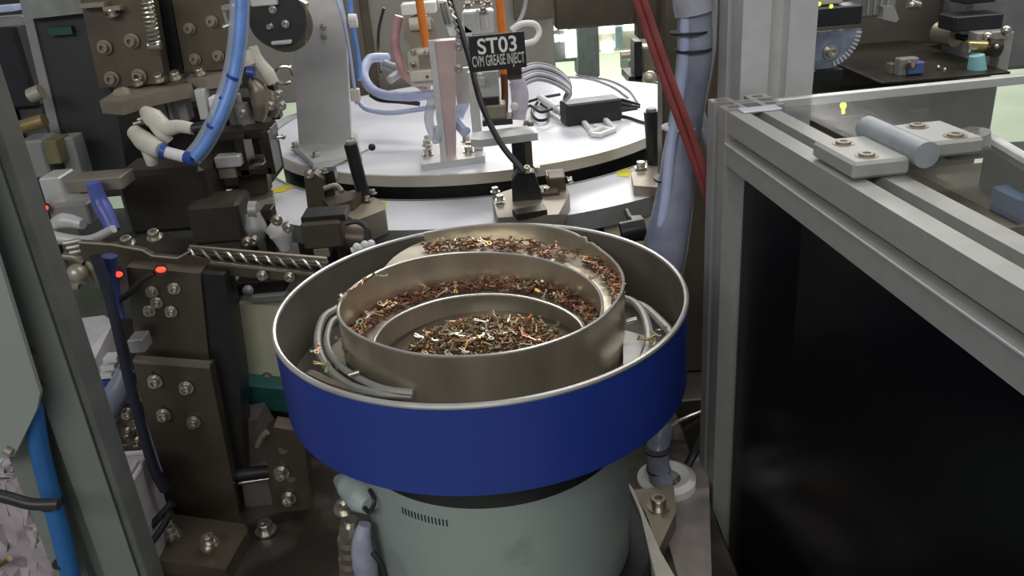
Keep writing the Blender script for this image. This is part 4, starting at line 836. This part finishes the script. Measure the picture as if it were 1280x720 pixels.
for i in range(N+1):
    for k, (rr) in enumerate((.0078, .003, .0078, .003)): t = i/N*2*PI*5.5+k*PI/2; vs.append(A_+(B_-A_)*(i/N)+(e1*math.cos(t)+e2*math.sin(t))*rr)
g.bm.free(); g = G(); g.cyl(A_, B_, .0058, n=16); build('rod_core', g, OXDK, tr, True); g = G()
for ph in (0, PI): g.tube([A_+(B_-A_)*(i/240)+(e1*math.cos(i/240*2*PI*5.5+ph)+e2*math.sin(i/240*2*PI*5.5+ph))*.0056 for i in range(241)], .0021, 6, 1)
build('bright_flute', g, CHROME, tr, True)['kind'] = 'stuff'
rt_ = thing('rod_cradle', 'thin grey cradle strip holding the twisted rod', 'strip', at(330, 330, Yr+.03))
g = G(); g.pprism([(236, 308), (408, 323), (412, 338), (236, 325)], Yr+.022, .006); build('strip', g, OXLT, rt_)
Yc = 1.10
bk = thing('bracket_column', 'tall dark brown bracket column full of socket screws on a bolted foot', 'bracket', at(240, 650, Yc))
g = G(); g.pprism([(158, 334), (250, 342), (262, 460), (172, 456)], Yc, .05); build('upper_plate', g, OXIDE, bk)
g = G(); g.pprism([(250, 342), (280, 344), (300, 480), (308, 654), (262, 500)], Yc+.005, .05); build('side_web', g, BLACKM, bk)
g = G(); g.pprism([(166, 452), (262, 460), (303, 662), (210, 650)], Yc-.02, .05); build('lower_plate', g, OXIDE, bk)
g = G(); g.pprism([(166, 449), (262, 456), (262, 461), (166, 454)], Yc-.022, .012); build('ledge_edge', g, OXLT, bk)
g = G(); g.zprism([(188, 668), (200, 640), (306, 655), (310, 662), (282, 712), (196, 700)], .725, .024); build('foot', g, OXIDE, bk)
for x, y in ((215, 662), (262, 673)):
    screw(bk, onz(x, y+8, .725), r=.0105); screw(bk, onz(x, y+4, .738), r=.008)
screws(bk, [(190, 364), (218, 360), (187, 388), (214, 389), (196, 378)], Yc-.001, .0062)
screws(bk, [(194, 476), (233, 484), (205, 518), (242, 527)], Yc-.021, .0075)
g = G()
for x, y in ((194, 466), (229, 474), (206, 508), (240, 517)): g.cyl(at(x, y, Yc-.0205), at(x, y, Yc-.015), .0048, n=12)
build('bolt_hole', g, BLACK, bk, True)
lbk = thing('side_clamp', 'small tan side clamp with two screws left of the bracket column', 'clamp', at(165, 520, 1.06))
g = G(); g.pbox(150, 505, 182, 560, 1.09, .04); build('clamp_body', g, OXLT, lbk); screws(lbk, [(160, 516), (170, 530), (160, 540), (172, 552)], 1.088, .007)
g = G(); g.pbox(160, 425, 180, 442, 1.06, .03); solo('worn_catch', g, ALU, 'small worn bright catch at the left edge of the bracket column', 'catch')
# cream box
Yk = 1.24
kb = thing('cream_control_box', 'cream enamel control box with bars above, left of the blue bowl', 'control box', at(325, 480, Yk))
g = G(); g.pprism([(298, 380), (354, 383), (362, 484), (301, 475)], Yk, .05); build('cream_cover', g, CREAM, kb)
g = G(); g.pprism([(298, 472), (362, 480), (362, 485), (298, 477)], Yk-.002, .004); build('lower_edge', g, BLACK, kb)
g = G(); g.pprism([(276, 345), (296, 350), (302, 474), (297, 474)], Yk+.02, .03); build('grey_flange', g, GREY, kb)
g = G(); g.pbox(312, 370, 356, 378, Yk-.002, .03); build('grey_bar', g, ALU, kb)
g = G(); g.pbox(290, 352, 356, 368, Yk+.01, .04); build('dark_bar', g, OXDK, kb)
g = G(); g.sph(at(310, 363, Yk), .009); build('pale_knob', g, ALU, kb, True)
screw(kb, at(334, 471, Yk), FWD, .0065, True)
te = thing('teal_rail', 'dark teal enamel rail below the cream control box', 'rail', at(320, 510, 1.2))
g = G(); g.pprism([(274, 480), (366, 488), (374, 518), (280, 504)], 1.20, .08); build('rail_body', g, TEAL, te); screw(te, at(290, 474, 1.22), (0, -.4, 1), .0075)
solo('dark_support_plate', G().pbox(278, 505, 432, 586, 1.28, .04), OXIDE, 'dark brown support plate under the teal rail', 'panel')
solo('lower_left_dark_plate', G().pbox(-60, 400, 300, 470, 1.62, .04), DARK, 'dark plate behind the bracket column, lower left', 'panel')
rc = thing('rounded_cast_leg', 'rounded grey cast leg with black knob band between bracket column and slotted bracket', 'leg', at(312, 650, 1.12))
g = G(); g.pprism([(283, 530), (322, 524), (334, 545), (334, 584), (296, 588)], 1.14, .05); g.pprism([(302, 600), (334, 596), (346, 652), (310, 660)], 1.10, .05); build('leg_casting', g, mat('pinkish_grey_casting', (.20, .175, .16), .3, .45), rc)
g = G(); g.cyl(at(294, 594, 1.10), at(338, 589, 1.10), .011, n=16); build('black_band', g, BLACK, rc, True)
g = G(); g.cyl(at(298, 604, 1.095), at(338, 598, 1.095), .003, n=10); build('bright_pin', g, CHROME, rc, True)
screw(rc, onz(333, 664, .702), r=.0115)
s2 = thing('slotted_bracket', 'dark slotted bracket with two socket screws left of the feeder base', 'bracket', at(370, 680, 1.08))
g = G(); g.pprism([(329, 545), (342, 534), (378, 540), (398, 700), (350, 700)], 1.08, .03); build('plate', g, OXIDE, s2)
for x, y in ((354, 562), (364, 597)): g = G(); g.cyl(at(x, y, 1.0795), at(x, y, 1.086), .0075, n=14); build('slot', g, BLACK, s2, True)
screws(s2, [(352, 590), (361, 622)], 1.079, .0085)
g = G(); g.tube([at(334, 540, 1.07), at(328, 546, 1.07), at(322, 558, 1.07)], .005, 8); build('worn_corner', g, OXLT, s2, True)
sx = thing('stack_bolt', 'big chromed hex bolt on a spring stack against the feeder base', 'bolt', at(438, 715, .86))
g = G(); g.cyl(at(438, 664, .845), at(439, 653, .845), .0155, n=6); g.cyl(at(439, 654, .845), at(439, 649, .845), .009, n=12); build('hex_head', g, CHROME, sx)
for i in range(4): g = G(); g.cyl(at(436+i*.5, 672+i*13, .85), at(436+i*.5, 679+i*13, .85), .0145-.001*(i % 2), n=18); build('spring_washer', g, OXLT, sx, True)
screw(sx, at(430, 636, .88), (0, -.4, 1), .009)
g = G(); g.tube([at(424, 600, .90), at(438, 608, .87), at(452, 622, .85), at(462, 632, .835)], [.008, .018, .020, .012], 12); solo('pale_tape_wrap', g, DUCT, 'pale tape wrapped clamp on the upper left of the feeder base', 'tape', True)
g = G(); g.tube([at(462, 612, .84), at(468, 626, .825), at(462, 640, .82), at(455, 634, .82)], .0028, 8); solo('black_tie', g, BLACK, 'thin black tie curling on the upper left of the feeder base', 'cable tie', True)
g = G(); g.tube([at(456, 655, .835), at(452, 680, .83), at(456, 705, .83), at(460, 730, .83)], [.008, .013, .016, .014], 12); solo('bluish_film_bag', g, mat('pale_blue_film', (.36, .38, .48), 0, .3, .2, 40, bump=.8), 'crumpled pale blue film hanging along the feeder base', 'film', True)
g = G(); g.tube([at(466, 690, .79), at(476, 704, .785), at(482, 722, .78)], .0038, 8); solo('black_lead', g, BLACK, 'short black lead at the bottom edge against the feeder base', 'cable', True)

# ================================================================== LOWER LEFT
wx = thing('film_box', 'white box covered in crumpled film, left of the bracket column', 'box', at(105, 470, 1.2))
g = G(); P_ = [at(66, 402, 1.26), at(130, 394, 1.30), at(142, 402, 1.25), at(104, 478, 1.12), at(84, 470, 1.12)]
g._add(P_+[p-V((0, 0, .12)) for p in P_], [[0, 1, 2, 3, 4]]+[[i, (i+1) % 5, 5+(i+1) % 5, 5+i] for i in range(5)]+[[9, 8, 7, 6, 5]]); build('crumpled_top', g, PAPER, wx)
vp = thing('valve_plug_row', 'row of white plugs, one of them blue, beside the grey hose', 'plugs', at(125, 490, 1.12))
for i in range(6): g = G(); g.pbox(128-i*3, 448+i*10, 146-i*3, 454+i*10, 1.10, .02); build('plug', g, NAVY if i == 3 else WHITE, vp)
gh = thing('grey_bent_hose', 'thick grey hose bending down into a white cup, left of the bracket column', 'hose', at(125, 560, 1.1))
g = G(); g.tube([at(158, 462, 1.10), at(150, 485, 1.09), at(134, 510, 1.08), at(124, 530, 1.07), at(122, 545, 1.07)], [.014, .018, .020, .019, .018], 14); build('hose_tube', g, HOSE, gh, True)
g = G(); g.tube([at(121, 546, 1.07), at(122, 566, 1.07)], .022, 16, 1); build('white_cup', g, CREAMP, gh, True)
cr = thing('clear_crate', 'clear plastic crate with cross ribs behind the leaning post', 'crate', at(155, 640, .98))
A_ = at(108, 562, 1.03); B_ = at(190, 574, 1.03); zt = (A_.z+B_.z)/2; x0, x1 = A_.x-.03, B_.x; y0, y1 = .93, 1.03; zb = .703
CR = mat('clear_crate_plastic', (.62, .57, .57), 0, .25, .1, alpha=.85)
g = G(); g.box(((x0+x1)/2, y1, (zt+zb)/2), (x1-x0, .003, zt-zb)); g.box((x1, (y0+y1)/2, (zt+zb)/2), (.003, y1-y0, zt-zb)); g.box(((x0+x1)/2, (y0+y1)/2, zb), (x1-x0, y1-y0, .004)); build('walls', g, CR, cr)
g = G(); g.tube([(x0, y1, zt), (x1, y1, zt), (x1, y0, zt)], .004, 8, 1); g.tube([(x0, y1-.003, zb+.02), (x1-.02, y1-.003, zt-.01)], .003, 8, 1); g.tube([((x0+x1)/2, y1-.003, zb), (x1-.004, y1-.003, zb+.06)], .003, 8, 1); g.tube([(x1-.003, y1, zt-.01), (x1-.003, y0, zb+.02)], .003, 8, 1); build('ribs', g, mat('pale_rib_plastic', (.60, .56, .54), 0, .3), cr)
g = G(); g.pbox(-60, 590, 62, 745, .95, .12, bev=.02); sbm = g.bm; bmesh.ops.subdivide_edges(sbm, edges=sbm.edges, cuts=9, use_grid_fill=True)
for v in sbm.verts: v.co += V((random.uniform(-1, 1), random.uniform(-1, 1), random.uniform(-1, 1)))*.008
solo('crumpled_bag', g, mat('pinkish_crumpled_film', (.46, .41, .43), .0, .25, .15, 20, bump=.5), 'crumpled pinkish clear bag at the lower left corner behind the leaning post', 'bag', True)
g = G(); g.tube([at(0, 706, .94), at(12, 698, .93)], .004, 8, 1); solo('brass_strip', g, BRASS, 'tiny brass strip on the crumpled bag at the lower left', 'strip', True)
for i, (L, r, m, lab) in enumerate([
    ([(118, 318, 1.06), (132, 356, 1.05), (142, 392, 1.04), (150, 425, 1.03), (160, 470, 1.02), (176, 530, 1.01), (192, 585, 1.0), (206, 612, 1.0)], .0075, mat('dark_blue_black_cable', (.02, .022, .04), 0, .35), 'long dark cable hanging in front of the bracket column'),
    ([(160, 455, 1.03), (172, 505, 1.02), (186, 548, 1.01), (200, 590, 1.01)], .004, HOSE, 'grey tube running along the long dark cable'),
    ([(137, 320, 1.08), (139, 345, 1.08), (143, 378, 1.07), (148, 400, 1.06)], .010, mat('deep_navy_cable', (.03, .045, .16), 0, .4), 'navy cable hanging under the left red light'),
    ([(144, 378, 1.07), (160, 368, 1.07), (178, 350, 1.07), (192, 342, 1.07)], .004, BLACK, 'black cable curling to the rail from the navy cable'),
    ([(216, 628, .99), (196, 650, .98), (176, 672, .97), (158, 694, .96)], .0058, BLACK, 'upper black cable at the foot of the bracket column'),
    ([(214, 640, .97), (200, 664, .96), (184, 684, .95), (166, 702, .94)], .005, BLACK, 'lower black cable at the foot of the bracket column'),
    ([(138, 648, .98), (158, 646, .98), (178, 651, .98), (196, 654, .98)], .0028, mat('olive_wire', (.40, .42, .12), 0, .4), 'olive yellow wire behind the leaning post'),
    ([(142, 656, .97), (160, 653, .97), (182, 655, .97)], .0035, mat('bright_red_wire', (.42, .03, .03), 0, .4), 'red wire behind the leaning post'),
    ([(144, 666, .97), (154, 662, .97), (168, 660, .97)], .0035, PINK, 'pink wire below the red wire behind the leaning post'),
    ([(-14, 616, .59), (10, 622, .59), (40, 630, .59), (74, 630, .59)], .0052, BLACK, 'black cable coming in from the left to the blue strap'),
    ]):
    g = G(); g.tube([at(*q) for q in L], r, 10); solo('cable', g, m, lab, 'cable', True)
# leaning (perspective) frame post in the foreground
fp = thing('foreground_post', 'tall grey green frame post close by at the left edge', 'post', at(70, 600, .66))
a_ = at(22, 600, .66).x; b_ = at(132, 600, .66).x; wpt = b_-a_
g = G(); g.profile(["####..####", "####..####", "##########", "##########", "##########", "##########"], wpt, .035, (a_, .66, .3), (1, 0, 0), (0, 1, 0), V((0, 0, 1.25))); build('post_profile', g, GPOST, fp)
g = G(); g.box(((b_+.004), .678, .925), (.008, .030, 1.25), None, .001); build('shaded_post_side', g, mat('shaded_grey_green', (.10, .105, .095), .1, .5), fp)  # darker copy of the frame paint: shade of the side face put into colour
dp = thing('grey_door_panel', 'pale grey door panel with a cut lower corner, lower left edge', 'panel', at(10, 500, .63))
g = G(); g.pprism([(-420, -60), (-122, -60), (50, 492), (46, 512), (18, 570), (-30, 578), (-300, 590)], .634, .005); build('panel', g, mat('pale_green_grey_panel', (.25, .27, .25), .05, .45, .05, 4), dp)
g = G(); g.cyl(at(6, 562, .632), at(14, 566, .632), .004); build('latch', g, OXLT, dp, True)
for x, y in ((38, 441), (50, 482)): g = G(); g.pbox(x-3, y-4, x+4, y+2, .6575, .002, bev=0); solo('red_mark', g, REDM, ['upper', 'lower'][y > 460]+' small red mark on the grey green post', 'paint mark')
bs = thing('blue_strap_hose', 'bright blue flat hose tied to the grey green post with black ties', 'hose', at(70, 640, .64))
g = G(); g.tube([at(40, 505, .650), at(49, 560, .649), at(64, 620, .648), (at(77, 672, .646)), at(92, 735, .644)], .0088, 14); build('hose', g, STRAP, bs, True)
for x, y in ((64, 628), (80, 702)): c0 = at(x, y, .647); g = G(); g.cyl(c0+V((0, 0, .003 if y < 650 else .001)), c0-V((0, 0, .003 if y < 650 else .001)), .0106, n=20); build('black_tie', g, BLACK, bs, True)
